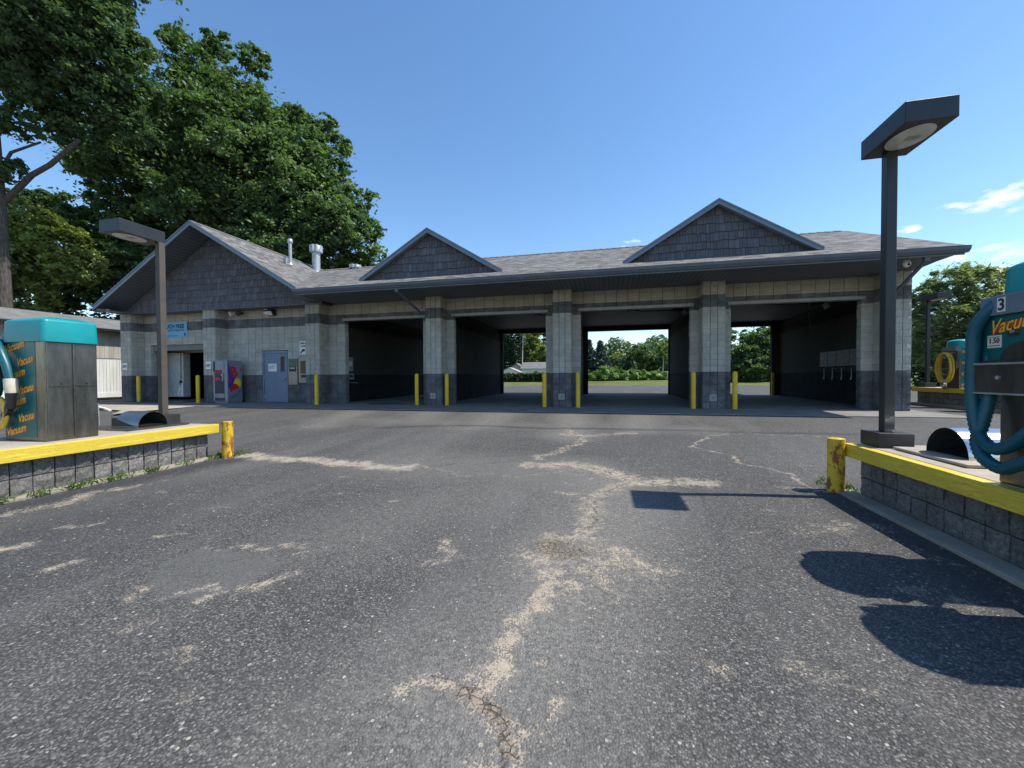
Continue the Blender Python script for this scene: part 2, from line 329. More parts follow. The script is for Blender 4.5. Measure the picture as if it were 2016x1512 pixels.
def bark(name, a=(0.06, 0.05, 0.04), b=(0.17, 0.15, 0.125)):
    k = M(name); P = k.pos((1, 1, 0.2)); n = k.noise(P, 14, 6, 0.75)
    return k.fin(k.mix(k.step(n, 0.3, 0.7), a, b), 0.9, 0, k.bump(n, 0.9, 0.03), 0.2)
def timber():
    k = M('yellow_painted_timber'); P = k.pos((6, 0.45, 6)); n = k.noise(P, 6, 6, 0.7); kn = k.vor(k.pos((0.9, 1.5, 4.5)), 1.0); e = k.step(k.noise(k.pos((3, 0.6, 9)), 7, 6, 0.8), 0.62, 0.74)
    c = k.mix(k.step(n, 0.3, 0.7), (0.62, 0.44, 0.03), (0.78, 0.6, 0.07)); c = k.mix(k.step(kn, 0.12, 0.06), c, (0.10, 0.05, 0.01))
    c = k.mix(k.math('MULTIPLY', e, 0.6), c, (0.28, 0.20, 0.06)); g = k.math('LESS_THAN', k.math('ABSOLUTE', k.math('SUBTRACT', n, 0.52)), 0.012)
    c = k.mix(k.math('MULTIPLY', g, 0.5), c, (0.22, 0.14, 0.02)); return k.fin(c, 0.55, 0, k.bump(n, 0.4, 0.01))
def steel():
    k = M('weathered_stainless'); P = k.pos((1, 1, 0.25)); n = k.noise(P, 5, 6, 0.75); s = k.noise(k.pos((1, 1, 0.03)), 120, 3)
    sp = k.n('ShaderNodeSeparateXYZ'); k.l(k.pos(), sp.inputs[0])
    c = k.mix(k.step(n, 0.3, 0.7), (0.13, 0.122, 0.11), (0.24, 0.228, 0.208)); c = k.mix(k.step(s, 0.3, 0.8), c, k.mix(1.0, c, (0.93, 0.92, 0.91), 'MULTIPLY'))
    return k.fin(c, k.math('ADD', 0.2, k.math('MULTIPLY', n, 0.2)), 0.9, k.bump(k.noise(k.pos(), 2.5, 2), 0.12, 0.03))
def grassmat(name, a, b):
    k = M(name); P = k.pos(); n = k.noise(P, 0.35, 6, 0.7); f = k.noise(P, 9, 5, 0.8)
    c = k.mix(k.step(n, 0.3, 0.7), a, b); c = k.mix(k.step(f, 0.3, 0.7), k.mix(1.0, c, (0.6, 0.65, 0.5), 'MULTIPLY'), c)
    return k.fin(c, 0.9, 0, k.bump(f, 0.8, 0.08), 0.2)

MT = dict(
    cmu=cmu('split_face_block'), cmu_in=cmu('painted_block_shade_dimmed', False, True, True, .18), cmu_isl=stone(),
    mortar=simple('mortar', (0.035, 0.034, 0.033), 0.9), shingle=shingle(), siding=siding_mat(), soffit=soffit_mat(),
    trim=simple('blue_grey_metal_trim', (0.155, 0.19, 0.235), 0.42, 0, 0.08, 3), gutter=simple('grey_gutter_metal', (0.10, 0.12, 0.155), 0.38, 0, 0.1, 2),
    asphalt=asphalt(), conc=concrete(), conc_wet=concrete('wash_bay_concrete', (0.27, 0.25, 0.22), True),
    conc_isl=concrete('island_slab_concrete', (0.46, 0.40, 0.32)), kerb=concrete('kerb_concrete', (0.36, 0.32, 0.25)),
    ceil=simple('bay_ceiling', (0.17, 0.19, 0.19), 0.6, 0, 0.1, 1.5, dirt=0.3), lintel=simple('lintel_paint', (0.30, 0.30, 0.29), 0.6, 0, 0.12, 5, dirt=0.3),
    door=simple('blue_grey_door_paint', (0.155, 0.205, 0.29), 0.4, 0, 0.07, 2), black=simple('black_plastic', (0.012, 0.012, 0.014), 0.45, 0, 0.2, 10),
    yellow=simple('yellow_bollard_paint', (0.72, 0.47, 0.02), 0.45, 0, 0.08, 4, dirt=0.12), yrust=painted_rust('rusty_yellow_paint', (0.72, 0.46, 0.03), 1.0, sc=9, rcol=(0.24, 0.08, 0.02)),
    darkmetal=painted_rust('black_lamp_paint', (0.022, 0.024, 0.026), 0.35, 0.42, (0.10, 0.09, 0.085), 16), bronze=painted_rust('rusted_bronze_paint', (0.085, 0.07, 0.058), 0.7, 0.6, (0.12, 0.062, 0.042), 7),
    darkbase=simple('dark_base_metal', (0.03, 0.03, 0.032), 0.5, 0, 0.2, 8), lens=simple('frosted_lamp_lens', (0.52, 0.53, 0.50), 0.25, 0, 0.15, 5),
    timber=timber(), steel=steel(), galv=simple('galvanised_metal', (0.42, 0.43, 0.43), 0.5, 0.6, 0.15, 6), polished=simple('polished_sheet', (0.62, 0.62, 0.61), 0.16, 0.95, 0.08, 3),
    bluesteel=simple('blue_grey_sheet', (0.17, 0.20, 0.23), 0.3, 0.75, 0.1, 3), teal=simple('teal_plastic_hood', (0.005, 0.26, 0.275), 0.38, 0, 0.08, 2.5), tealhose=simple('teal_hose', (0.004, 0.09, 0.12), 0.42, 0, 0.15, 5), yhose=simple('yellow_hose', (0.62, 0.42, 0.05), 0.5, 0, 0.15, 6),
    decal=simple('teal_decal', (0.005, 0.105, 0.11), 0.35, 0, 0.12, 3), dy=simple('decal_yellow', (0.85, 0.55, 0.05), 0.4, 0, 0.1), dr=simple('decal_red', (0.62, 0.05, 0.02), 0.4),
    white=simple('white_paint', (0.78, 0.78, 0.76), 0.5, 0, 0.04, 4), offwhite=simple('white_cuff_plastic', (0.70, 0.64, 0.52), 0.5, 0, 0.1, 8), ink=simple('black_ink', (0.02, 0.02, 0.022), 0.6),
    navy=simple('navy_print', (0.012, 0.02, 0.06), 0.3), red=simple('red_print', (0.55, 0.02, 0.03), 0.35), blue=simple('blue_purple_print', (0.045, 0.03, 0.33), 0.35), yel=simple('yellow_print', (0.85, 0.62, 0.02), 0.35),
    silver=simple('silver_cabinet', (0.24, 0.27, 0.33), 0.32, 0.3, 0.06, 2), signblue=simple('light_blue_sign', (0.16, 0.42, 0.62), 0.5, 0, 0.05), signink=simple('dark_blue_print', (0.01, 0.05, 0.09), 0.5),
    beige=simple('beige_machine', (0.36, 0.31, 0.23), 0.45, 0.1, 0.08, 4), olive=simple('olive_panel', (0.09, 0.13, 0.10), 0.5), glass=simple('dark_glass', (0.02, 0.02, 0.022), 0.08), brownin=simple('tinted_window', (0.10, 0.075, 0.045), 0.2),
    whiteplank=simple('white_plank_paint', (0.62, 0.62, 0.58), 0.7, 0, 0.12, 3, stretch=(1, 1, 0.2)), plank=simple('pale_weathered_plank', (0.36, 0.34, 0.28), 0.8, 0, 0.22, 4, stretch=(1, 1, 0.15)),
    oldroof=simple('old_grey_roof', (0.16, 0.155, 0.15), 0.9, 0, 0.2, 2, 0.5, 40), bark=bark('brown_bark', (0.04, 0.034, 0.03), (0.13, 0.115, 0.10)), birch=bark('birch_bark', (0.30, 0.29, 0.27), (0.62, 0.6, 0.56)),
    maple=leafmat('maple_leaf', (0.0615, 0.1067, 0.0513), (0.1089, 0.1758, 0.0823), (0.2242, 0.2929, 0.1555)), maple2=leafmat('dark_maple_leaf', (0.0512, 0.0911, 0.0475), (0.0897, 0.1497, 0.0732), (0.1793, 0.2409, 0.1281)),
    lime=leafmat('yellow_green_leaf', (0.1007, 0.1345, 0.0476), (0.2013, 0.2498, 0.0793), (0.3623, 0.3843, 0.1427)), locust=leafmat('locust_leaf', (0.109, 0.145, 0.0832), (0.2349, 0.2818, 0.1665), (0.5033, 0.4992, 0.3331), 0.4),
    bush=leafmat('bright_bush_leaf', (0.065, 0.13, 0.0195), (0.143, 0.26, 0.039), (0.26, 0.39, 0.078)), hedge=leafmat('hedge_leaf', (0.024, 0.048, 0.018), (0.042, 0.078, 0.024), (0.072, 0.108, 0.036), 0.2),
    spruce=leafmat('blue_spruce_needle', (0.035, 0.06, 0.052), (0.075, 0.11, 0.1), (0.14, 0.18, 0.165), 0.15), pine=leafmat('dark_pine_needle', (0.0168, 0.042, 0.021), (0.035, 0.07, 0.035), (0.07, 0.112, 0.056), 0.15),
    grass=grassmat('lawn', (0.10, 0.13, 0.035), (0.20, 0.20, 0.08)), blade=leafmat('weed_blade', (0.05, 0.10, 0.02), (0.09, 0.16, 0.03), (0.16, 0.2, 0.06)),
    house=simple('white_house_wall', (0.72, 0.7, 0.64), 0.7), housegrey=simple('grey_gable_wall', (0.38, 0.34, 0.30), 0.7),
    signgrey=simple('board_print', (0.13, 0.13, 0.125), 0.5, 0, 0.35, 9))

def set_rnd(o, vals_per_face, vcount=None):
    me = o.data; a = me.attributes.new('rnd', 'FLOAT', 'FACE'); a.data.foreach_set('value', np.asarray(vals_per_face, dtype=np.float32))

# ------------------------------------------------------------------ ground
def lotz(y):
    if y < 5.5: return -0.30
    if y < 12.4: return -0.30 + 0.28 * (y - 5.5) / 6.9
    return -0.02
SAND = [  # polyline, width, strength
 ([(-0.91, 9.37), (-0.55, 8.6), (-0.8, 7.44), (-0.96, 6.91), (-1.11, 6.49)], .10, .95),
 ([(-0.95, 8.8), (-0.55, 8.6), (-0.08, 8.79), (0.5, 9.06)], .14, .95), ([(-1.18, 6.08), (-0.51, 6.2), (0.02, 5.87), (0.31, 5.55), (0.86, 5.66), (1.27, 5.58)], .20, 1.15),
 ([(0.31, 5.55), (0.01, 5.01), (-0.18, 4.46), (-0.17, 3.71), (-0.1, 3.4)], .14, .9), ([(-0.57, 4.77), (-0.1, 4.83)], .08, .8),
 ([(-0.5, 3.3), (-0.25, 3.42), (0.0, 3.22), (0.28, 2.98)], .22, .75), ([(-0.45, 3.0), (-0.3, 2.7), (-0.05, 2.9)], .30, .85), ([(-.3, 3.25), (-.2, 2.95)], .3, .75), ([(-.5, 3.45), (-.52, 3.1), (-.42, 2.8)], .08, 1.0), ([(-0.5, 3.5), (-0.16, 3.5), (0.0, 3.3), (0.32, 3.0)], .07, 1.0),
 ([(-0.34, 2.8), (-0.4, 2.34), (-0.49, 2.06), (-0.52, 1.91), (-0.53, 1.8), (-0.55, 1.64)], .07, 1.2),
 ([(-0.9, 1.61), (-0.79, 1.71), (-0.65, 1.68), (-0.5, 1.61), (-0.39, 1.52), (-0.32, 1.39), (-.34, 1.2)], .05, 1.1), ([(-.62, 1.8), (-.5, 1.7)], .06, .8),
 ([(-6.21, 5.77), (-5.28, 5.68), (-4.09, 5.65), (-2.96, 5.61)], .18, 1.3), ([(-2.96, 5.61), (-1.6, 5.5), (-.6, 5.9)], .05, .6),
 ([(-1.32, 2.77), (-1.23, 2.84), (-1.2, 2.98), (-1.32, 3.16)], .07, .95), ([(-2.35, 2.16), (-2.26, 2.29), (-2.21, 2.41)], .07, .9), ([(-3.33, 2.72), (-2.94, 2.76), (-2.36, 2.71)], .06, .7),
 ([(-4.79, 2.2), (-4.70, 2.3)], .09, 1.1), ([(-3.98, 2.05), (-3.94, 2.2)], .06, 1.0), ([(-4.97, 2.67), (-4.71, 2.82)], .06, .8), ([(-6.05, 2.3), (-5.95, 2.8), (-5.85, 3.3), (-5.9, 3.8)], .12, .95), ([(-2.63, 1.66), (-2.57, 1.72)], .06, .8),
 ([(-2.5, 2.0), (-2.45, 2.1), (-2.75, 1.95)], .05, .8), ([(-2.9, 1.9), (-3.05, 2.0)], .06, .7), ([(1.93, 8.87), (1.96, 7.23), (2.15, 6.48), (2.36, 6.0), (2.41, 5.59)], .035, 1.0), ([(2.07, 5.56), (2.55, 5.5)], .07, .9), ([(1.67, 4.06), (2.0, 4.25), (2.13, 4.35)], .13, .62),
 ([(0.42, 2.13), (0.5, 2.07)], .06, .7), ([(0.87, 2.19), (0.94, 2.11)], .06, .8), ([(1.87, 3.12), (2.1, 3.0)], .10, .8), ([(2.4, 4.4), (2.5, 2.6)], .08, .6),
 ([(-0.22, 1.64), (-0.19, 1.72)], .035, .9), ([(1.6, 9.0), (4.4, 9.3)], .05, .75), ([(-8.2, 8.8), (-7.0, 8.9)], .04, .6), ([(-3.8, 8.9), (-2.9, 8.95)], .05, .6), ([(-.3, 1.5), (-.42, 1.35), (-.36, 1.2)], .09, .8),
 ([(.2, 1.3), (.26, 1.4)], .04, .8), ([(.05, 2.5), (.1, 2.6)], .05, .7), ([(-1.9, 1.35), (-1.8, 1.4)], .05, .6), ([(-4.2, 3.4), (-4.0, 3.5)], .06, .6), ([(-3.2, 4.2), (-3.0, 4.25)], .06, .5)]
SAND += [([(x, y), (x + dx, y + dy)], w, s) for (x, y, dx, dy, w, s) in [(random.uniform(-7, 3), random.uniform(1.0, 7), random.uniform(-.12, .12), random.uniform(-.1, .1), random.uniform(.02, .05), random.uniform(.5, .8)) for _ in range(60)]]
DUST = [([(-0.5, 6.1), (0.2, 4.6), (-.1, 3.4), (-.3, 2.4), (-.6, 1.6)], .55, .8), ([(-2.9, 5.8), (-1.6, 5.7), (-.4, 5.4)], .8, .5), ([(-1.0, 12), (-.8, 8.6)], .5, .8), ([(-3.4, 12.2), (-3.0, 9.5)], .6, .7), ([(.9, 12.2), (.7, 9.5)], .5, .7), ([(-5.5, 12.2), (-5.0, 10)], .5, .6), ([(-8.2, 12.2), (-7.2, 9)], .5, .6), ([(-2.2, 3.2), (-1.4, 4.6)], .7, .4), ([(-.6, 1.5), (-.3, .9)], .7, .6), ([(-8, 10), (2, 9.7)], .5, .4)]
def seg_field(X, Y, items):
    out = np.zeros_like(X)
    for pts, w, s in items:
        for (a, b) in zip(pts[:-1], pts[1:]):
            dx, dy = b[0] - a[0], b[1] - a[1]; L = dx * dx + dy * dy + 1e-9
            t = np.clip(((X - a[0]) * dx + (Y - a[1]) * dy) / L, 0, 1)
            d = np.hypot(X - a[0] - t * dx, Y - a[1] - t * dy); out = np.maximum(out, s * np.clip(1.25 - d / (w * 1.35), 0, 1))
    return out
def rough(items, amp=.16, n=4, seed=3):
    g = random.Random(seed); out = []
    for pts, w, s in items:
        p = list(pts)
        for _ in range(n):
            q = [p[0]]
            for a, b in zip(p[:-1], p[1:]):
                L = math.hypot(b[0] - a[0], b[1] - a[1])
                if L > .07: q.append(((a[0] + b[0]) / 2 + g.gauss(0, amp) * (b[1] - a[1]), (a[1] + b[1]) / 2 - g.gauss(0, amp) * (b[0] - a[0])))
                q.append(b)
            p = q
        out.append((p, w, s))
    return out
def poly_field(X, Y, poly, soft=.06):
    inside = np.zeros(X.shape, bool); n = len(poly); dm = np.full(X.shape, 1e9)
    for i in range(n):
        x0, y0 = poly[i]; x1, y1 = poly[(i + 1) % n]
        c = ((y0 > Y) != (y1 > Y)) & (X < (x1 - x0) * (Y - y0) / (y1 - y0 + 1e-12) + x0); inside ^= c
        dx, dy = x1 - x0, y1 - y0; t = np.clip(((X - x0) * dx + (Y - y0) * dy) / (dx * dx + dy * dy), 0, 1); dm = np.minimum(dm, np.hypot(X - x0 - t * dx, Y - y0 - t * dy))
    return np.where(inside, np.clip(dm / soft, 0, 1), 0)
def grid_sheet(name, xs, ys, zf, mat):
    X, Y = np.meshgrid(xs, ys); Z = zf(X, Y)
    nx, ny = len(xs), len(ys); co = np.stack([X, Y, Z], -1).reshape(-1, 3)
    i = np.arange(nx * ny).reshape(ny, nx); q = np.stack([i[:-1, :-1], i[:-1, 1:], i[1:, 1:], i[1:, :-1]], -1).reshape(-1, 4)
    me = bpy.data.meshes.new(name); me.vertices.add(len(co)); me.vertices.foreach_set('co', co.ravel())
    me.loops.add(q.size); me.loops.foreach_set('vertex_index', q.ravel().astype(np.int32)); me.polygons.add(len(q))
    me.polygons.foreach_set('loop_start', np.arange(0, q.size, 4, dtype=np.int32)); me.update(calc_edges=True); me.polygons.foreach_set('use_smooth', [True] * len(q)); me.materials.append(mat)
    o = bpy.data.objects.new(name, me); COL.objects.link(o); return o, X, Y
def vattr(o, name, arr): a = o.data.attributes.new(name, 'FLOAT', 'POINT'); a.data.foreach_set('value', arr.ravel().astype(np.float32))
xs = np.concatenate([np.linspace(-60, -9, 30), np.arange(-8.96, 4.6, .026), np.linspace(4.7, 60, 40)])
ys = np.concatenate([np.linspace(-25, .4, 12), np.arange(.44, 6.6, .026), np.arange(6.66, 12.6, .08), np.linspace(12.8, 50, 30)])
def zlot(X, Y):
    z = np.interp(Y, [-25, 5.5, 12.4, 30, 50], [-.42, -.30, -.02, -.02, -.10])
    far = (np.abs(X) < 9) & (Y < 13) & (Y > .4)
    und = .012 * np.sin(X * 1.3 + Y * .7) + .008 * np.sin(X * 2.9 - Y * 1.7)
    return z + np.where(far, und, 0) * np.clip((12 - Y) / 3, 0, 1) * np.clip((Y - .4) / 2, 0, 1) * np.clip((9 - np.abs(X)) / 2, 0, 1)
lot, GX, GY = grid_sheet('parking_lot', xs, ys, zlot, MT['asphalt']); struct(lot)
vattr(lot, 'sand', seg_field(GX, GY, rough(SAND))); CRK = [([(-0.91, 9.37), (-0.55, 8.6), (-0.78, 7.44), (-0.96, 6.91)], .04, .8), ([(-2.9, 5.6), (-1.18, 6.12), (-0.51, 6.22), (0.02, 5.9), (0.31, 5.58), (0.86, 5.68), (2.4, 5.6)], .03, .8), ([(0.31, 5.55), (0.01, 5.01), (-0.15, 4.46), (-0.17, 3.71)], .022, .8), ([(-.3, 2.8), (-.42, 2.34), (-.5, 2.0), (-.54, 1.7)], .012, .62), ([(-.5, 1.62), (-.4, 1.45), (-.3, 1.1), (-.33, .7)], .02, .85),
 ([(-3.35, 2.31), (-3.31, 2.7), (-2.32, 2.65), (-2.37, 2.19), (-2.47, 1.92), (-3.0, 1.97), (-3.35, 2.31)], .02, .75), ([(-.8, 1.72), (-.62, 1.68), (-.5, 1.62)], .02, .9), ([(-5.9, 3.9), (-3.9, 3.4), (-2.3, 3.6)], .015, .6), ([(2.2, 6.2), (2.35, 4.2), (2.3, 1.8)], .02, .7), ([(-8, 8.7), (-3.67, 9.42), (0.03, 9.42), (4.64, 9.5)], .03, .6), ([(1.93, 8.87), (1.96, 7.23), (2.15, 6.48), (2.41, 5.59)], .02, .7)]
vattr(lot, 'crack', seg_field(GX, GY, rough(CRK, .13))); vattr(lot, 'dust', seg_field(GX, GY, DUST))
vattr(lot, 'patch', np.maximum(poly_field(GX, GY, [(-3.35, 2.31), (-3.31, 2.68), (-2.32, 2.63), (-2.37, 2.19), (-2.47, 1.92), (-3.0, 1.98)]), .6 * poly_field(GX, GY, [(-2.91, 5.77), (-1.58, 6.33), (-0.05, 5.48), (-0.74, 5.08), (-2.07, 5.33)], .2)))
vattr(lot, 'tar', np.maximum(np.maximum(seg_field(GX, GY, [([(-6.2, 1.5), (-6.2, 5.4)], .28, .9), ([(2.45, 1.5), (2.45, 5.4)], .2, .8), ([(-5.4, 8.9), (-3.67, 9.5), (0.03, 9.5), (4.64, 9.6)], .12, .7)]), 0), seg_field(GX, GY, [([(-5.5, 3.6), (-4.4, 1.6)], .9, .35)])))
vattr(lot, 'hole', seg_field(GX, GY, [([(-.46, 3.25), (-.34, 3.15)], .22, .85), ([(-.62, 1.66), (-.42, 1.56), (-.36, 1.42)], .05, .8), ([(-.2, 3.9), (-.16, 3.6)], .03, .6), ([(.42, 2.13), (.5, 2.07)], .06, .55)]))
gxs = np.concatenate([np.linspace(-900, -120, 12), np.linspace(-100, 100, 60), np.linspace(120, 900, 12)]); gys = np.concatenate([np.linspace(-900, -50, 8), np.linspace(-30, 120, 60), np.linspace(140, 1200, 12)])
gr, _, _ = grid_sheet('lawn_ground', gxs, gys, lambda X, Y: np.interp(Y, [-900, -30, 46, 50.5, 60, 90, 1200], [-.9, -.75, -.4, -.13, .45, .6, 1.0]) + .05 * np.sin(X * .2) * (Y > 60), MT['grass']); struct(gr)

# concrete apron and wash-bay floor (one pour on top of the asphalt level)
px = np.arange(-22.6, 9.01, .2); py = np.concatenate([np.arange(12.35, 14.4, .1), np.arange(14.5, 24.9, .3)])
ap, AX, AY = grid_sheet('concrete_apron', px, py, lambda X, Y: 0.0 * X, MT['conc_wet']); struct(ap)
W_ = np.zeros_like(AX)
for (cx, cy, rx, ry, s) in [(-20, 14.6, 2.4, 1.2, 1.0), (-9, 14.9, 1.4, .8, .8), (-4, 17.5, .9, 1.4, .5), (1, 17.5, .9, 1.6, .5), (6, 16.6, 1.0, 1.3, .55), (-9, 19, 1.3, 3, .6)]:
    W_ = np.maximum(W_, s * np.exp(-((AX - cx) / rx) ** 2 - ((AY - cy) / ry) ** 2))
vattr(ap, 'wet', W_)
mb = MB(); mb.prism([(-22.6, 12.35, -.25), (9.0, 12.35, -.25), (9.0, 12.35, -.004), (-22.6, 12.35, -.004)], (0, .03, 0)); mb.prism([(9.0, 12.35, -.25), (9.0, 24.9, -.25), (9.0, 24.9, -.004), (9.0, 12.35, -.004)], (-.03, 0, 0)); struct(mb.build('apron_edge', MT['conc']))
mb = MB(); mb.prism([(-15.6, 12.36, -.012), (-15.45, 9.6, -.06), (-16.6, 10.6, -.05), (-18.6, 11.0, -.03), (-23.4, 11.2, -.03), (-23.4, 12.36, -.012)][::-1], (0, 0, .0131)); struct(mb.build('exit_apron', MT['conc_isl']))

# ------------------------------------------------------------------ block walls
def block_wall(mb, rnd, org, u, n, width, z0, z1, bw=.4, bh=.2, amp=.007, holes=(), vj=.016, hj=.005, nx=4, nz=3):
    """individual rough split-face blocks on a wall; u = direction along wall, n = outward normal; holes = (u0,u1,z0,z1)"""
    org = Vector(org); u = Vector(u); n = Vector(n); nb = max(1, round(width / bw)); b = width / nb; z = z0
    while z < z1 - .01:
        h = min(bh, z1 - z)
        for i in range(nb):
            pcs = [(i * b, (i + 1) * b, z, z + h)]
            for (h0, h1, hz0, hz1) in holes:
                nn = []
                for (a0, a1, c0, c1) in pcs:
                    if a1 <= h0 + 1e-4 or a0 >= h1 - 1e-4 or c1 <= hz0 + 1e-4 or c0 >= hz1 - 1e-4: nn.append((a0, a1, c0, c1)); continue
                    if c0 < hz0: nn.append((a0, a1, c0, hz0))
                    if c1 > hz1: nn.append((a0, a1, hz1, c1))
                    m0, m1 = max(c0, hz0), min(c1, hz1)
                    if a0 < h0: nn.append((a0, h0, m0, m1))
                    if a1 > h1: nn.append((h1, a1, m0, m1))
                pcs = nn
            for (a0, a1, c0, c1) in pcs:
                if a1 - a0 < .03 or c1 - c0 < .03: continue
                a0 += vj / 2; a1 -= vj / 2; c0 += hj / 2; c1 -= hj / 2; r = random.random(); off = random.uniform(-.003, .004)
                vs = []; fs = []
                for j in range(nz + 1):
                    for k in range(nx + 1):
                        e = (k in (0, nx)) or (j in (0, nz)); d = off + (random.uniform(-amp, amp) + amp * .7 if not e else random.uniform(-amp * .8, amp * .3))
                        p = org + u * (a0 + (a1 - a0) * k / nx) + n * (d + .012); vs.append((p.x, p.y, c0 + (c1 - c0) * j / nz))
                for j in range(nz):
                    for k in range(nx): q = j * (nx + 1) + k; fs.append((q, q + 1, q + nx + 2, q + nx + 1))
                # skirt back to the mortar
                ring = list(range(nx + 1)) + [(j + 1) * (nx + 1) - 1 for j in range(1, nz + 1)] + [nz * (nx + 1) + k for k in range(nx - 1, -1, -1)] + [j * (nx + 1) for j in range(nz - 1, 0, -1)]
                m0 = len(vs)
                for q in ring: p = Vector(vs[q]) - n * .03; vs.append(tuple(p))
                L = len(ring)
                for t in range(L): fs.append((ring[(t + 1) % L], ring[t], m0 + t, m0 + (t + 1) % L))
                b0 = len(mb.f); mb.mesh(vs, fs, 0); rnd += [r] * (len(mb.f) - b0)
        z += bh
def blocks_obj(name, specs, parent, core, mat='cmu'):
    """specs: list of block_wall kwargs; core: list of boxes of mortar behind them"""
    mb = MB(); rnd = []
    for s in specs: block_wall(mb, rnd, **s)
    for c in core:
        b0 = len(mb.f); mb.box(*c, mi=1); rnd += [.5] * (len(mb.f) - b0)
    o = mb.build(name, [MT[mat], MT['mortar']], parent); set_rnd(o, rnd); return o

bld = empty('car_wash_building', 'long grey block self-service car wash with open wash bays and shingled gable roof', 'car wash', (-6.8, 14.3, 0))
def bpart(o):   # keep world position while parented to the building empty
    o.parent = bld; o.matrix_parent_inverse = Matrix.Translation(-bld.location); return o
YP, YW, ZS = 14.3, 14.88, 4.14
PIL = [(-22.35, -21.72), (-17.46, -16.80), (-12.16, -11.50), (-6.78, -6.17), (-1.90, -1.27), (3.0, 3.66), (8.02, 8.66)]
for i, (a, b) in enumerate(PIL):
    w = b - a; sp = [dict(org=(a, YP, 0), u=(1, 0, 0), n=(0, -1, 0), width=w, z0=0, z1=ZS, bw=.215, amp=.010),
                     dict(org=(b, YP, 0), u=(0, 1, 0), n=(1, 0, 0), width=YW - YP, z0=0, z1=ZS, bw=.3, amp=.010),
                     dict(org=(a, YW, 0), u=(0, -1, 0), n=(-1, 0, 0), width=YW - YP, z0=0, z1=ZS, bw=.3, amp=.010)]
    bpart(blocks_obj('pillar', sp, None, [(a + .012, b - .012, YP + .012, YW + .05, 0, ZS - .01)]))
OPEN = [(-21.30, -17.46, 2.66), (-10.70, -7.18, 3.47), (-5.86, -2.25, 3.47), (-.97, 2.72, 3.47), (3.99, 7.69, 3.47)]
walls = [(-21.72, -17.46, [(0, .42, 0, 2.66)][:0] + [(.42, 4.26, 0, 2.66)]), (-16.80, -12.16, [(1.90, 3.24, 0, 2.28)]), (-11.5, -6.78, [(.80, 4.32, 0, 3.47)]), (-6.17, -1.90, [(.31, 3.92, 0, 3.47)]), (-1.27, 3.0, [(.30, 3.99, 0, 3.47)]), (3.66, 8.02, [(.33, 4.03, 0, 3.47)])]
for (a, b, hs) in walls:
    core = []
    h0, h1, _, hz = hs[0]
    core = [(a, a + h0 - .02, YW + .012, YW + .2, 0, ZS - .01), (a + h1 + .02, b, YW + .012, YW + .2, 0, ZS - .01), (a + h0 - .02, a + h1 + .02, YW + .012, YW + .2, hz + .02, ZS - .01)]
    core = [c for c in core if c[1] - c[0] > .03]
    sp = [dict(org=(a, YW, 0), u=(1, 0, 0), n=(0, -1, 0), width=b - a, z0=0, z1=ZS, bw=.4, holes=hs)]
    if hz > 2.5:   # rough jamb returns
        if h0 > .1: sp.append(dict(org=(a + h0 - .02, YW, 0), u=(0, 1, 0), n=(1, 0, 0), width=.24, z0=0, z1=hz, bw=.24, amp=.012))
        if b - a - h1 > .1: sp.append(dict(org=(a + h1 + .02, YW + .24, 0), u=(0, -1, 0), n=(-1, 0, 0), width=.24, z0=0, z1=hz, bw=.24, amp=.012))
    bpart(blocks_obj('front_wall', sp, None, core))
# outer side walls, partitions, back wall
def quadbox(name, pts, z0, z1, mat, mi=0):
    mb = MB(); mb.prism([(x, y, z0) for x, y in pts], (0, 0, z1 - z0)); return bpart(mb.build(name, mat))
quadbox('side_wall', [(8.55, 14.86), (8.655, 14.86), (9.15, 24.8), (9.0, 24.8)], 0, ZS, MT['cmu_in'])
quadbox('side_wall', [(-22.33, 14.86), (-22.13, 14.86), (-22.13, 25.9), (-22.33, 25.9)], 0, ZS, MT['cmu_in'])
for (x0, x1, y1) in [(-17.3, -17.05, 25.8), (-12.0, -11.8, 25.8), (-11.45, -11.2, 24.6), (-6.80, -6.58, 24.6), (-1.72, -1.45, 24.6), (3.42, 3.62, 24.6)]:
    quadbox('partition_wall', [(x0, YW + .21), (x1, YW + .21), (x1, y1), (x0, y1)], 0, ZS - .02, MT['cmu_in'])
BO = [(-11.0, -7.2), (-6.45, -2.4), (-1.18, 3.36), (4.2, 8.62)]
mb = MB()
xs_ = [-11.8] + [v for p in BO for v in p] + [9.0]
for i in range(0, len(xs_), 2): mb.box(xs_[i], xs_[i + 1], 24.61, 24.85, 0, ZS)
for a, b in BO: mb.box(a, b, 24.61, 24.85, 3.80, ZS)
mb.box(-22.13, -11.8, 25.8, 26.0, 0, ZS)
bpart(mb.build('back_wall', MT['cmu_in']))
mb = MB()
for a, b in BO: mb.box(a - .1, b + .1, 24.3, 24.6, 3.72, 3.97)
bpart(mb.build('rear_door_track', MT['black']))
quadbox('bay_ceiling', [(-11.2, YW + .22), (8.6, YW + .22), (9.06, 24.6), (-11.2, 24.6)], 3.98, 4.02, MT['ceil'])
mb = MB(); mb.box(-22.12, -12.0, YW + .22, 25.8, 3.2, 3.24); bpart(mb.build('exit_bay_ceiling', MT['ceil']))
for (a, b, z) in OPEN[1:]:
    mb = MB(); mb.box(a - .10, b + .10, YW - .035, YW + .22, z - .03, z + .025); mb.box(a - .10, b + .10, YW - .04, YW - .028, z - .03, z + .07); bpart(mb.build('lintel', MT['lintel']))
mb = MB(); mb.box(-21.3, -17.47, YW + .08, YW + .30, 2.40, 2.66); bpart(mb.build('exit_header', MT['ceil']))
mb = MB(); mb.box(-21.9, -17.4, 15.9, 16.0, 2.35, 2.6); mb.box(-21.9, -17.4, 15.9, 16.0, 2.9, 3.2); bpart(mb.build('bay_beam', MT['beige']))

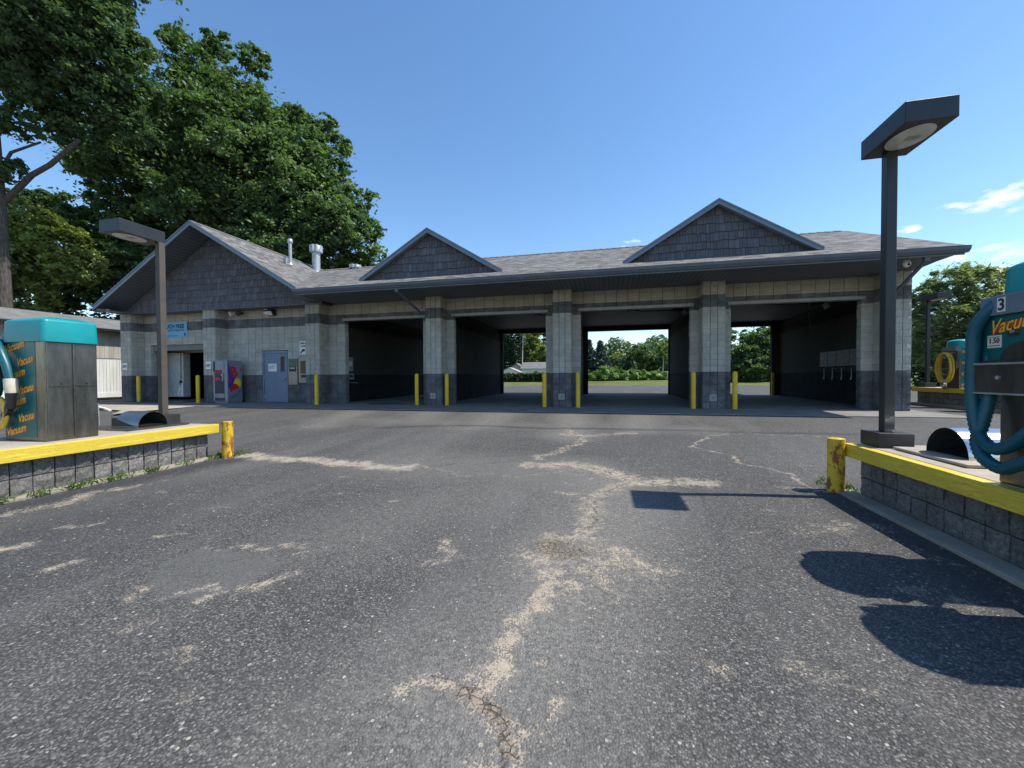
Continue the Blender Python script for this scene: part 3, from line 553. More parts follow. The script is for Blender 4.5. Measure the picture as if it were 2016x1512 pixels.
# ------------------------------------------------------------------ roofs
def roof_quad(mb, pts, udir, vdir, mi=0, th=.1):
    o = Vector(pts[0]); u = Vector(udir).normalized(); v = Vector(vdir).normalized()
    uv = [((Vector(p) - o).dot(u) + 7.3, (Vector(p) - o).dot(v) + 3.1) for p in pts]
    mb.face(pts, mi, uv)
SL = (7.10 - 4.28) / (19.8 - 12.45)      # main roof pitch
GP = 0.59                                 # gable pitch
GX0, GX1, GPK, GZ = -22.1, -11.12, -16.60, 7.50
YG = 13.15
mb = MB(); X1 = 8.72
def zm(y): return 4.28 + SL * (y - 12.45)
roof_quad(mb, [(-11.0, 12.45, zm(12.45)), (X1, 12.45, zm(12.45)), (9.7, 19.8, 7.10), (-16.2, 19.8, 7.10), (-11.6, 13.17, zm(13.17))], (1, 0, 0), (0, 1, SL))
roof_quad(mb, [(10.3, 27.2, 4.26), (-12.0, 27.2, 4.26), (-16.2, 19.8, 7.10), (9.7, 19.8, 7.10)], (-1, 0, 0), (0, -1, SL))
mb.face([(X1 - .01, 12.45, 4.28), (10.29, 27.2, 4.26), (9.69, 19.8, 7.10)], 1); mb.face([(-12, 12.6, 4.2), (X1, 12.6, 4.2), (10.28, 27.1, 4.2), (-12, 27.1, 4.2)], 1)
bpart(mb.build('main_roof', [MT['shingle'], MT['trim']]))
def zg(x): return GZ - GP * abs(x - GPK)
mb = MB(); YGB = 27.0
roof_quad(mb, [(GX1, YG, zg(GX1)), (GX1, YGB, zg(GX1)), (GPK, YGB, GZ), (GPK, YG, GZ)], (0, 1, 0), (-1, 0, GP))
roof_quad(mb, [(GX0, YGB, zg(GX0)), (GX0, YG, zg(GX0)), (GPK, YG, GZ), (GPK, YGB, GZ)], (0, -1, 0), (1, 0, GP))
# underside
d = .14
mb.face([(GX1, YG, zg(GX1) - d), (GPK, YG, GZ - d), (GPK, YGB, GZ - d), (GX1, YGB, zg(GX1) - d)], 1); mb.face([(GX0, YG, zg(GX0) - d), (GX0, YGB, zg(GX0) - d), (GPK, YGB, GZ - d), (GPK, YG, GZ - d)], 1)
bpart(mb.build('wing_roof', [MT['shingle'], MT['soffit']]))
# ridge caps
mb = MB()
for i in range(90):
    x = -16.0 + i * .3
    if x < 9.4: mb.face([(x, 19.62, zm(19.62) + .03), (x + .3, 19.62, zm(19.62) + .015), (x + .3, 19.8, 7.135), (x, 19.8, 7.15)]); mb.face([(x, 19.8, 7.15), (x + .3, 19.8, 7.135), (x + .3, 19.98, 7.05), (x, 19.98, 7.06)])
bpart(mb.build('ridge_cap', MT['oldroof'])); mb = MB()
for i in range(46):
    y = YG + i * .3
    mb.face([(GPK + .15, y, zg(GPK + .15) + .03), (GPK + .15, y + .3, zg(GPK + .15) + .015), (GPK, y + .3, GZ + .03), (GPK, y, GZ + .045)]); mb.face([(GPK, y, GZ + .045), (GPK, y + .3, GZ + .03), (GPK - .15, y + .3, zg(GPK - .15) + .015), (GPK - .15, y, zg(GPK - .15) + .03)])
bpart(mb.build('ridge_cap', MT['oldroof']))
# soffits
mb = MB(); mb.box(-11.2, X1 - .06, 12.58, YW + .1, ZS, ZS + .03); bpart(mb.build('eave_soffit', MT['soffit']))
# gutter with k-profile
prof = [(12.58, 4.13), (12.49, 4.13), (12.47, 4.16), (12.43, 4.20), (12.42, 4.26), (12.41, 4.28), (12.44, 4.285), (12.45, 4.24), (12.58, 4.24)]
mb = MB(); mb.prism([(-11.12, y, z) for y, z in prof], (X1 + .03 + 11.12, 0, 0)); bpart(mb.build('gutter', MT['gutter']))
mb = MB(); mb.box(-11.1, X1, 12.582, 12.60, 4.09, 4.26); bpart(mb.build('eave_fascia', MT['trim']))
# gable fascia boards
def fascia(x0, x1, pk, zpk, slope, y, h=.2, th=.04, name='gable_fascia', dz=.02):
    mb = MB()
    for xe in (x0, x1):
        ze = zpk - slope * abs(xe - pk)
        mb.prism([(xe, y, ze + dz), (pk, y, zpk + dz), (pk, y, zpk + dz - h), (xe, y, ze + dz - h)], (0, th, 0))
        mb.prism([(xe, y - .02, ze + dz + .004), (pk, y - .02, zpk + dz + .004), (pk, y - .02, zpk + dz - .045), (xe, y - .02, ze + dz - .045)], (0, .018, 0))
    return bpart(mb.build(name, MT['trim']))
fascia(GX0, GX1, GPK, GZ, GP, YG - .045, .19)
# shake siding
def shakes(x0, x1, pk, zpk, slope, y, zb0, zb1, name, row=.27):
    """zb0/zb1 = bottom height at x0 / x1"""
    mb = MB(); rnd = []
    zb = min(zb0, zb1); z = zb; rr = 0
    while z < zpk:
        x = x0 - random.random() * .1
        wv = random.random() * 6
        while x < x1:
            w = random.choice((.08, .10, .13, .16, .18)); a, b = max(x, x0), min(x + w - .010, x1)
            if b - a > .02:
                st = random.choice((0, 0, .012, .025, -.012)) + .02 * math.sin(x * 1.1 + wv)
                lo = z + st if rr else z
                za, zb_ = zpk - slope * abs(a - pk), zpk - slope * abs(b - pk)
                f0, f1 = (max(lo, zb0 + (zb1 - zb0) * (q - x0) / (x1 - x0)) for q in (a, b))
                ta, tb = min(z + row + .03, za), min(z + row + .03, zb_)
                if ta - f0 > .01 or tb - f1 > .01:
                    ta = max(ta, f0 + .001); tb = max(tb, f1 + .001); yb, yt = y - .034 - random.random() * .008, y - .004
                    pts = [(a, yb, f0), (b, yb, f1), (b, yt, tb), (a, yt, ta)]
                    if a < pk < b and min(z + row + .03, zpk) > max(za, zb_): pts.insert(3, (pk, yt, min(z + row + .03, zpk)))
                    r = random.random(); mb.face(pts); mb.face([(a, y, f0), (b, y, f1), (b, yb, f1), (a, yb, f0)]); mb.face([(a, y, f0), (a, yb, f0), (a, yt, ta)]); mb.face([(b, yb, f1), (b, y, f1), (b, yt, tb)]); rnd += [r] * 4
            x += w
        z += row; rr += 1
    # backing
    pts = [(x0, y, zb0), (x1, y, zb1), (x1, y, max(zb1 + .001, zpk - slope * abs(x1 - pk))), (pk, y, zpk), (x0, y, max(zb0 + .001, zpk - slope * abs(x0 - pk)))]
    mb.face(pts, 1); rnd += [.2]
    o = mb.build(name, [MT['siding'], MT['black']]); set_rnd(o, rnd); return bpart(o)
shakes(-22.1, -11.25, GPK, GZ - .16, GP, YP - .07, 4.12, 4.12, 'gable_siding')
mb = MB(); mb.box(-22.1, -11.3, YP - .10, YW + .1, 4.075, 4.115); mb.box(-22.1, -21.95, YG, YP - .08, 4.06, 4.20)
mb.prism([(GX0, YG, 4.08), (GX0 + .75, YG, 4.08), (GX0, YG, 4.10 + .1)], (0, .9, 0)); bpart(mb.build('gable_soffit', MT['soffit']))
# dormers
def dormer(x0, x1, pk, zpk, y):
    sl = (zpk - zm(y)) / ((x1 - x0) / 2); ov = .20
    mb = MB(); yb = 12.45 + (zpk - 4.28) / SL
    z0 = zm(y)
    roof_quad(mb, [(x1, y - ov, z0 - .02), (x1 + .0, y, z0), (pk, yb, zpk), (pk, y - ov, zpk)], (0, 1, 0), (-1, 0, sl))
    roof_quad(mb, [(x0, y, z0), (x0, y - ov, z0 - .02), (pk, y - ov, zpk), (pk, yb, zpk)], (0, -1, 0), (1, 0, sl))
    mb.face([(x1, y - ov, z0 - .14), (pk, y - ov, zpk - .12), (pk, y, zpk - .12), (x1, y, z0 - .12)], 1); mb.face([(x0, y - ov, z0 - .14), (x0, y, z0 - .12), (pk, y, zpk - .12), (pk, y - ov, zpk - .12)], 1)
    bpart(mb.build('dormer_roof', [MT['shingle'], MT['trim']]))
    fascia(x0 - .05, x1 + .05, pk, zpk, sl, y - ov - .04, .17, .04, 'dormer_fascia')
    shakes(x0 + .12, x1 - .12, pk, zpk - .1, sl, y, zm(y) - .06, zm(y) - .06, 'dormer_siding', .265)
dormer(-9.05, -3.60, -6.33, 6.42, 13.75)
dormer(.50, 6.02, 3.28, 6.45, 13.75)
# roof vents
def vent(x, y, zb, r, h, capr, caph, name):
    e = MB(); e.tube([(x, y, zb), (x, y, zb + h)], r, 14); e.tube([(x, y, zb), (x, y, zb + .12)], [r * 1.9, r * 1.15], 14); o = bpart(e.build(name, MT['galv']))
    c = MB(); c.tube([(x, y, zb + h - caph), (x, y, zb + h - caph * .8), (x, y, zb + h + .02), (x, y, zb + h + .04)], [capr * .92, capr, capr, capr * .8], 14)
    if capr > .15:
        for i in range(8): a = i * math.pi / 4; c.tube([(x + capr * .85 * math.cos(a), y + capr * .85 * math.sin(a), zb + h - caph * .9), (x + capr * .85 * math.cos(a), y + capr * .85 * math.sin(a), zb + h + .05)], capr * .3, 8)
    k = c.build('vent_cap', MT['galv']); k.parent = o
vent(-15.27, 17.0, 6.62, .075, 1.25, .12, .14, 'flue_pipe'); vent(-15.9, 19.6, 6.9, .21, 1.5, .30, .36, 'exhaust_stack')
vent(-13.35, 19.5, 6.7, .2, .42, .28, .14, 'turbine_vent')
mb = MB(); mb.box(-14.95, -14.80, 16.2, 16.28, 6.3, 6.75); bpart(mb.build('vent_flashing', MT['galv']))
# downspouts
for (p, q) in [((-7.05, 12.62, 4.13), (-6.85, 14.26, 3.45)), ((7.98, 12.65, 4.13), (8.1, 14.26, 3.35))]:
    mb = MB(); mb.box(p[0] - .06, p[0] + .06, p[1] - .03, p[1] + .08, 4.0, 4.14); mb.beam((p[0], p[1] + .04, 4.02), (q[0], q[1] - .04, q[2]), .085, .06); bpart(mb.build('downspout', MT['gutter'], bevel=.006))

# door
mb = MB(); dx0, dx1 = -14.88, -13.57
mb.box(dx0, dx0 + .06, YW - .02, YW + .12, 0, 2.26); mb.box(dx1 - .06, dx1, YW - .02, YW + .12, 0, 2.26); mb.box(dx0 + .06, dx1 - .06, YW - .02, YW + .12, 2.15, 2.26)
fr = bpart(mb.build('door_frame', MT['door'], bevel=.004))
mb = MB(); mb.box(dx0 + .065, dx1 - .065, YW + .01, YW + .06, .015, 2.145); dr = bpart(mb.build('door', MT['door'], bevel=.003))
def sub(o, par): o.parent = par; o.matrix_parent_inverse = (Matrix.Translation(bld.location)).inverted() if par.parent is bld else Matrix(); return o
def kid(mb, name, mat, par, bevel=0):
    o = mb.build(name, mat, None, bevel); o.parent = par
    return o
mb = MB(); mb.box(dx1 - .36, dx1 - .20, YW - .002, YW + .008, 1.36, 2.0); kid(mb, 'window', MT['glass'], dr)
mb = MB(); mb.box(dx1 - .38, dx1 - .36, YW - .008, YW + .008, 1.34, 2.02); mb.box(dx1 - .20, dx1 - .18, YW - .008, YW + .008, 1.34, 2.02); mb.box(dx1 - .36, dx1 - .2, YW - .008, YW + .008, 1.34, 1.36); mb.box(dx1 - .36, dx1 - .2, YW - .008, YW + .008, 2.0, 2.02); kid(mb, 'window_frame', MT['gutter'], dr)
mb = MB(); mb.tube([(dx1 - .13, YW + .01, 1.03), (dx1 - .13, YW - .06, 1.03)], .02, 10); mb.tube([(dx1 - .13, YW - .06, 1.03), (dx1 - .25, YW - .06, 1.02)], .012, 8); kid(mb, 'handle', MT['galv'], dr)
mb = MB(); mb.box(dx0 + .28, dx0 + .72, YW + .001, YW + .006, 1.36, 1.70, 0)
for i, (zz, w) in enumerate([(1.63, .34), (1.56, .38), (1.53, .22), (1.49, .3), (1.43, .10)]): mb.box(dx0 + .31, dx0 + .31 + w, YW - .002, YW + .0, zz, zz + .012, 1)
o = kid(mb, 'notice', [MT['white'], MT['ink']], dr); 
for zz in (.25, 1.1, 1.9):
    mb = MB(); mb.tube([(dx0 + .075, YW - .008, zz - .05), (dx0 + .075, YW - .008, zz + .05)], .012, 8); kid(mb, 'hinge', MT['galv'], dr)
# small access plates low on the pillars
for (a, b) in (PIL[3], PIL[4], PIL[5]):
    c = (a + b) / 2 - .02; mb = MB(); mb.box(c - .11, c + .11, YP - .035, YP - .0, .25, .47); mb.tube([(c, YP - .03, .36), (c, YP - .045, .36)], .02, 8, 1)
    bpart(mb.build('access_plate', [MT['lintel'], MT['ink']], bevel=.004))

# ------------------------------------------------------------------ things on the building
def exit_sign(x, label):
    mb = MB(); mb.box(x, x + .30, YP - .036, YP - .028, 1.47, 1.82)
    for (a, b, c, d) in [(x, x + .3, 1.47, 1.475), (x, x + .3, 1.815, 1.82)]: mb.box(a, b, YP - .037, YP - .036, c, d, 1)
    put_text(mb, 'EXIT', .15, (x + .15, YP - .039, 1.59), (1, 0, 0), (0, 0, 1), 1, 0, .007, True, .8)
    e = empty('exit_sign', label, 'sign', (0, 0, 0), 'white exit signs beside the automatic bay'); o = mb.build('sign_face', [MT['white'], MT['signink']], e); return e
exit_sign(-22.22, 'small white EXIT sign on the outer corner pillar beside the white plank fence')
exit_sign(-17.31, 'small white EXIT sign on the pillar just left of the drink machine')
e = empty('wash_sign', 'light blue touch free automatic sign above the exit bay', 'sign', (-19.8, YW, 3.0))
mb = MB(); o_ = e.location; X_, Z_ = 0, 0
mb.box(-.95, .72, -.035, -.02, .02, .72); kid(mb, 'sign_panel', MT['signblue'], e)
mb = MB(); put_text(mb, 'TOUCH FREE', .25, (-.88, -.038, .43), (1, 0, 0), (0, 0, 1), 0, 0, .013, False, .98); put_text(mb, 'A U T O M A T I C', .115, (-.40, -.038, .29), (1, 0, 0), (0, 0, 1), 0, 0, .009, False, 1.05)
mb.prism([(.56, -.038, .20), (.64, -.038, .20), (.64, -.038, .12), (.68, -.038, .12), (.60, -.038, .04), (.52, -.038, .12), (.56, -.038, .12)], (0, .002, 0))
mb.box(-.85, .2, -.039, -.037, .065, .09); kid(mb, 'sign_lettering', MT['signink'], e)
# security cameras
def dome(x, y, z, label):
    e = empty('security_camera', label, 'camera', (x, y, z)); mb = MB(); mb.tube([(0, 0, 0), (0, 0, -.05)], .075, 16); kid(mb, 'mount', MT['white'], e)
    mb = MB(); mb.tube([(0, 0, -.05), (0, -.01, -.10), (0, -.02, -.15), (0, -.03, -.185)], [.085, .09, .075, .03], 16); kid(mb, 'housing', MT['white'], e)
    mb = MB(); mb.tube([(0, -.06, -.12), (0, -.10, -.135)], [.035, .03], 10); kid(mb, 'lens', MT['black'], e)
dome(-21.75, 13.45, 4.16, 'white dome camera under the left gable eave corner'); dome(7.78, 13.05, 4.14, 'white dome camera under the right end of the long eave')
# wall lights
e = empty('flood_light', 'dark wall flood light with pale lens high above the blue door', 'light', (-14.33, YW - .02, 3.92)); mb = MB(); mb.prism([(-.2, 0, .1), (-.2, -.24, .16), (-.2, -.28, .05), (-.2, -.16, -.12), (-.2, 0, -.12)], (.42, 0, 0)); kid(mb, 'housing', MT['darkbase'], e, .008)
mb = MB(); mb.prism([(-.18, -.285, .03), (-.18, -.175, -.125), (-.18, -.17, -.13), (-.18, -.28, .02)], (.38, 0, 0)); mb.box(-.19, .0, -.262, -.245, -.08, .13); kid(mb, 'lens', MT['lens'], e)
e = empty('spot_light', 'twin round spot light under the gable siding near the middle pillar', 'light', (-16.15, YW - .02, 3.96)); mb = MB(); mb.tube([(.2, 0, 0), (.2, -.08, 0)], .06, 12); mb.beam((.2, -.06, 0), (-.05, -.12, -.02), .03, .03); kid(mb, 'bracket', MT['black'], e)
for s in (-1, .9):
    mb = MB(); mb.tube([(.1 + s * .12, -.1, .02), (.1 + s * .2, -.22, -.02), (.1 + s * .24, -.30, -.05)], [.05, .09, .11], 12); kid(mb, 'lamp_head', MT['offwhite'] if s < 0 else MT['black'], e)
# change machines and notice
e = empty('change_machine', 'beige coin change machine with olive panel right of the blue door', 'change machine', (-13.24, YW, .8)); mb = MB(); mb.box(-.23, .23, -.10, -.0, -.02, 1.12); kid(mb, 'cabinet', MT['beige'], e, .01)
mb = MB(); mb.box(-.20, .20, -.112, -.1, .78, 1.09); kid(mb, 'olive_panel', MT['olive'], e); mb = MB(); mb.box(-.17, .17, -.114, -.1, .55, .77); kid(mb, 'black_panel', MT['black'], e)
mb = MB(); mb.box(-.12, .12, -.118, -.113, .66, .72); kid(mb, 'label_strip', MT['galv'], e); mb = MB(); mb.tube([(.1, -.12, .47), (.1, -.1, .47)], .03, 10); kid(mb, 'coin_slot', MT['galv'], e); mb = MB(); mb.tube([(-.08, -.12, .47), (-.08, -.1, .47)], .02, 10); kid(mb, 'button', MT['galv'], e); mb = MB(); mb.tube([(.15, -.12, .08), (.15, -.1, .08)], .02, 8); kid(mb, 'lock', MT['galv'], e)
e = empty('token_machine', 'beige glass-fronted vending cabinet in the corner by the tall pillar', 'vending cabinet', (-12.66, YW, .8)); mb = MB(); mb.box(-.30, .34, -.08, -.0, .05, 1.12); kid(mb, 'cabinet', MT['beige'], e, .01)
mb = MB(); mb.box(-.20, .30, -.085, -.078, .46, 1.0); kid(mb, 'window', MT['brownin'], e)
mb = MB()
for x in (-.10, .0, .1, .2): mb.box(x, x + .015, -.09, -.085, .46, 1.0)
mb.box(-.17, .28, -.09, -.078, .28, .40); kid(mb, 'dispensing_slot', MT['black'], e)
e = empty('camera_notice', 'white notice with a black camera picture beside the tall pillar', 'sign', (-12.68, YW, 2.07)); mb = MB(); mb.box(-.25, .25, -.03, -.022, 0, .58); kid(mb, 'sign_face', MT['white'], e)
mb = MB(); put_text(mb, 'SMILE', .11, (-.21, -.033, .45), (1, 0, 0), (0, 0, 1), 0, 0, .004); put_text(mb, 'CAMERA', .095, (-.2, -.033, .33), (1, 0, 0), (0, 0, 1), 0, 0, .004)
kid(mb, 'lettering', MT['ink'], e); mb = MB(); mb.prism([(-.22, -.034, .08), (-.10, -.034, .25), (.03, -.034, .22), (.0, -.034, .13), (-.12, -.034, .12), (-.18, -.034, .03)], (0, .002, 0)); mb.box(.22, .245, -.034, -.031, .02, .30); mb.box(.08, .18, -.034, -.031, .18, .2); mb.box(.08, .18, -.034, -.031, .12, .135); mb.box(.05, .18, -.034, -.031, .05, .07); kid(mb, 'sign_print', MT['ink'], e)

# drink vending machine
e = empty('drink_machine', 'silver and navy energy drink vending machine standing against the middle pillar', 'vending machine', (-16.42, 13.85, .0))
w, dp, h = .74, .72, 1.83
mb = MB(); mb.box(0, w, 0, dp, .08, h); mb.box(.04, w - .04, .05, dp, 0.0, .08, 0); kid(mb, 'cabinet', MT['silver'], e, .012)
mb = MB(); mb.box(.10, w - .16, -.022, .0, .42, 1.05, 0); mb.box(.10, w - .28, -.024, .0, .9, 1.42, 0); mb.box(.10, w - .14, -.022, 0, .12, .24); mb.box(.02, .10, -.02, 0, 1.35, 1.78); kid(mb, 'front_panel', MT['navy'], e, .006)
mb = MB(); mb.box(.14, w - .15, -.022, -.002, 1.07 + .36, 1.78); mb.box(.03, .12, -.021, -.002, .15, 1.35); mb.box(.48, .56, -.03, -.002, .95, 1.3); mb.box(.12, w - .14, -.024, 0, .30, .38); kid(mb, 'silver_trim', MT['silver'], e)
mb = MB(); put_text(mb, 'Red Bull', .21, (-.04, -.027, 1.28), (1, 0, 0), (0, 0, 1), 0, 0, .006, False, .72, clip=(.12, .9))
mb.prism([(.05, -.03, 1.02), (.14, -.03, 1.10), (.30, -.03, 1.10), (.42, -.03, 1.02), (.36, -.03, .98), (.28, -.03, 1.03), (.2, -.03, .97), (.1, -.03, .98)], (0, .003, 0)); kid(mb, 'front_lettering', MT['red'], e)
mb = MB(); mb.tube([(.52, -.03, 1.22), (.52, -.06, 1.22)], .045, 10); kid(mb, 'coin_slot', MT['galv'], e)
sx = w + .004
mb = MB(); mb.prism([(sx, .03, 1.78), (sx, .2, 1.40), (sx, .40, 1.12), (sx, .24, .78), (sx, .10, .62), (sx, .04, .72), (sx, .04, 1.2)], (.002, 0, 0)); kid(mb, 'purple_graphic', MT['blue'], e)
mb = MB(); ring = [(sx + .003, .47 + .17 * math.cos(a * math.pi / 12), .86 + .22 * math.sin(a * math.pi / 12)) for a in range(24)]; mb.prism(ring, (.002, 0, 0)); kid(mb, 'yellow_disc', MT['yel'], e)
mb = MB(); mb.prism([(sx + .006, .10, .60), (sx + .006, .2, .78), (sx + .006, .36, .84), (sx + .006, .5, .76), (sx + .006, .58, .64), (sx + .006, .46, .62), (sx + .006, .36, .58), (sx + .006, .24, .56), (sx + .006, .19, .42), (sx + .006, .14, .5)], (.002, 0, 0))
mb.prism([(sx + .006, .05, 1.12), (sx + .006, .16, 1.0), (sx + .006, .20, .9), (sx + .006, .06, .92)], (.002, 0, 0)); put_text(mb, 'B', .62, (sx + .008, .17, 1.12), (0, 1, .12), (0, -.25, 1), 0, 0, .025); put_text(mb, "'", .4, (sx + .008, .60, 1.2), (0, 1, 0), (0, 0, 1), 0, 0, .01); kid(mb, 'red_graphic', MT['red'], e)
mb = MB()
for i, ch in enumerate('ENERGY'): put_text(mb, ch, .13, (sx + .006, .08 + i * .098, .16 + .012 * i + .009 * i * i), (0, 1, .22 + .09 * i), (0, -.22 - .09 * i, 1), 0)
kid(mb, 'side_lettering', MT['ink'], e)

# ------------------------------------------------------------------ bollards
def bollard_mesh(r, h, dome_=True):
    mb = MB(); p = [(0, 0, 0), (0, 0, h - r)]; rr = [r, r]
    for i in range(1, 6): a = i * math.pi / 10; p.append((0, 0, h - r + r * math.sin(a))); rr.append(max(r * math.cos(a), .004))
    mb.tube(p if dome_ else [(0, 0, 0), (0, 0, h)], rr if dome_ else [r, r], 20); return mb
bm = bollard_mesh(.075, 1.22).build('bollard', MT['yellow'])
BL = [(-21.15, 14.2, 'yellow bollard by the left corner pillar, before the exit bay opening'), (-17.5, 14.05, 'yellow bollard at the right side of the exit bay, left of the drink machine'), (-11.3, 13.85, 'yellow bollard in front of the tall corner pillar right of the change machines'),
      (-7.2, 14.35, 'yellow bollard at the right edge of the closed-looking first wash bay'), (-5.98, 14.4, 'yellow bollard at the left edge of the second wash bay'), (-2.2, 14.2, 'yellow bollard at the right edge of the second wash bay, beside the house view'),
      (-1.02, 14.15, 'yellow bollard at the left edge of the third wash bay'), (2.72, 14.3, 'yellow bollard at the right edge of the third wash bay'), (3.96, 14.3, 'yellow bollard at the left edge of the rightmost wash bay'),
      (8.42, 23.9, 'far yellow bollard inside the rear doorway of the rightmost wash bay')]
for i, (x, y, lb) in enumerate(BL):
    o = bm if i == 0 else bm.copy()
    if i: COL.objects.link(o)
    o.location = (x, y, 0); tag(o, lb, 'bollard', 'yellow bollards guarding the wash bays')
for (x, y, lb) in [(2.62, 5.52, 'short rusty yellow bollard at the end of the near right vacuum island'), (-6.38, 5.62, 'short rusty yellow bollard at the end of the left vacuum island')]:
    mb = bollard_mesh(.086, .64, False); mb.tube([(0, 0, .635), (0, 0, .645)], [.084, .07], 20, 0)
    o = mb.build('bollard', MT['yrust']); o.location = (x, y, -.31); tag(o, lb, 'bollard', 'short island bollards')

# ------------------------------------------------------------------ vacuum islands
def island(name, label, face, y0, y1, side, width=1.55, zb=-.30):
    """face = x of the lane side face, side = +1 if the island lies on the +x side of it"""
    e = empty(name, label, 'island', (face, y1, zb)); s = side
    zt = .58; nlen = y1 - y0
    def loc(mb, nm, mt, bevel=0): return kid(mb, nm, mt, e, bevel)
    rnd = []; mb = MB()
    fx = s * .12; fx2 = s * (width - .12); L = nlen - .12
    A = dict(z0=.0, z1=.44, bw=.20, bh=.22, amp=.016, vj=.014, hj=.012)
    if s > 0:
        block_wall(mb, rnd, (fx, -.12, 0), (0, -1, 0), (-1, 0, 0), L, **A); block_wall(mb, rnd, (fx2, -nlen, 0), (0, 1, 0), (1, 0, 0), L, **A); block_wall(mb, rnd, (fx2, -.12, 0), (-1, 0, 0), (0, 1, 0), abs(fx2 - fx), **A); block_wall(mb, rnd, (fx, -nlen, 0), (1, 0, 0), (0, -1, 0), abs(fx2 - fx), **A)
    else:
        block_wall(mb, rnd, (fx, -nlen, 0), (0, 1, 0), (1, 0, 0), L, **A); block_wall(mb, rnd, (fx2, -.12, 0), (0, -1, 0), (-1, 0, 0), L, **A); block_wall(mb, rnd, (fx, -.12, 0), (-1, 0, 0), (0, 1, 0), abs(fx2 - fx), **A); block_wall(mb, rnd, (fx2, -nlen, 0), (1, 0, 0), (0, -1, 0), abs(fx2 - fx), **A)
    a, b = sorted((fx, fx2)); n0 = len(mb.f); mb.box(a + .01, b - .01, -nlen + .01, -.13, -.05, .44, mi=1); rnd += [.5] * (len(mb.f) - n0)
    o = mb.build('block_wall', [MT['cmu_isl'], MT['mortar']], e); set_rnd(o, rnd)
    a, b = sorted((s * .10, s * (width - .10))); mb = MB(); mb.box(a, b, -nlen + .02, -.06, .441, zt + .004); loc(mb, 'slab', MT['conc_isl'], .01)
    a, b = sorted((0, s * .098)); mb = MB(); mb.box(a, b, -nlen, 0, .43, zt); loc(mb, 'timber_beam', MT['timber'], .006)
    a, b = sorted((s * (width - .098), s * width)); mb = MB(); mb.box(a, b, -nlen, 0, .43, zt); loc(mb, 'timber_beam', MT['timber'], .006)
    a, b = sorted((-s * .10, s * .10)); mb = MB(); mb.box(a, b, -nlen, .04, -.1, .03); loc(mb, 'kerb', MT['kerb'], .01)
    return e
isR = island('vacuum_island', 'near right raised block island edged with worn yellow timber', 2.70, -.5, 5.53, 1)
isL = island('vacuum_island', 'left raised block island with bright yellow timber edge, sunlit block face', -6.60, .2, 5.66, -1)
isF = dup(isR, (10.9, 17.95, .04), 'distant raised block island beyond the right end of the car wash')
for i in (isR, isL, isF): i['group'] = 'raised vacuum islands'

# ------------------------------------------------------------------ vacuum machines
def hood_mb(x0, x1, y0, y1, z0, z1, rb=.07, rf=.22, crown=.05):
    mb = MB(); n = 6
    def outline(ins, z):
        pts = []
        for (cx, cy, a0, r) in ((x1 - rb, y1 - rb, 0, rb), (x0 + rf, y1 - rf, 90, rf), (x0 + rf, y0 + rf, 180, rf), (x1 - rb, y0 + rb, 270, rb)):
            for i in range(n + 1): a = R(a0 + 90 * i / n); pts.append((cx + (r - ins) * math.cos(a) if r > ins else cx - (ins - r) * (1 if cx > (x0 + x1) / 2 else -1), cy + (r - ins) * math.sin(a) if r > ins else cy - (ins - r) * (1 if cy > (y0 + y1) / 2 else -1), z))
        return pts
    rings = [outline(.0, z0), outline(0, z0 + .03), outline(.012, z1 - .03), outline(.018, z1 - .012), outline(.034, z1)]
    rings += [outline(.034 + .22 * t, z1 + crown * (1 - (1 - t) ** 2)) for t in (.25, .5, .75, 1)]
    k = len(rings[0]); vs = [p for q in rings for p in q]; fs = [(i * k + j, i * k + (j + 1) % k, (i + 1) * k + (j + 1) % k, (i + 1) * k + j) for i in range(len(rings) - 1) for j in range(k)]
    fs.append(tuple((len(rings) - 1) * k + j for j in range(k))); mb.mesh(vs, fs, 0, True); mb.mesh(rings[0], [tuple(range(k))[::-1]]); return mb
def hose_mb(pts, r=.05, rib=.03, n=14):
    # Catmull-Rom through pts, sampled finely, ribbed
    P = [Vector(p) for p in pts]; P = [P[0] * 2 - P[1]] + P + [P[-1] * 2 - P[-2]]; out = []
    for i in range(1, len(P) - 2):
        a, b, c, d = P[i - 1:i + 3]; L = (c - b).length; k = max(4, int(L / (rib / 2)))
        for j in range(k):
            t = j / k; out.append(.5 * ((2 * b) + (c - a) * t + (2 * a - 5 * b + 4 * c - d) * t * t + (3 * b - a - 3 * c + d) * t ** 3))
    out.append(P[-2]); mb = MB(); mb.tube(out, [r * (1.0 if i % 2 else .87) for i in range(len(out))], n); return mb
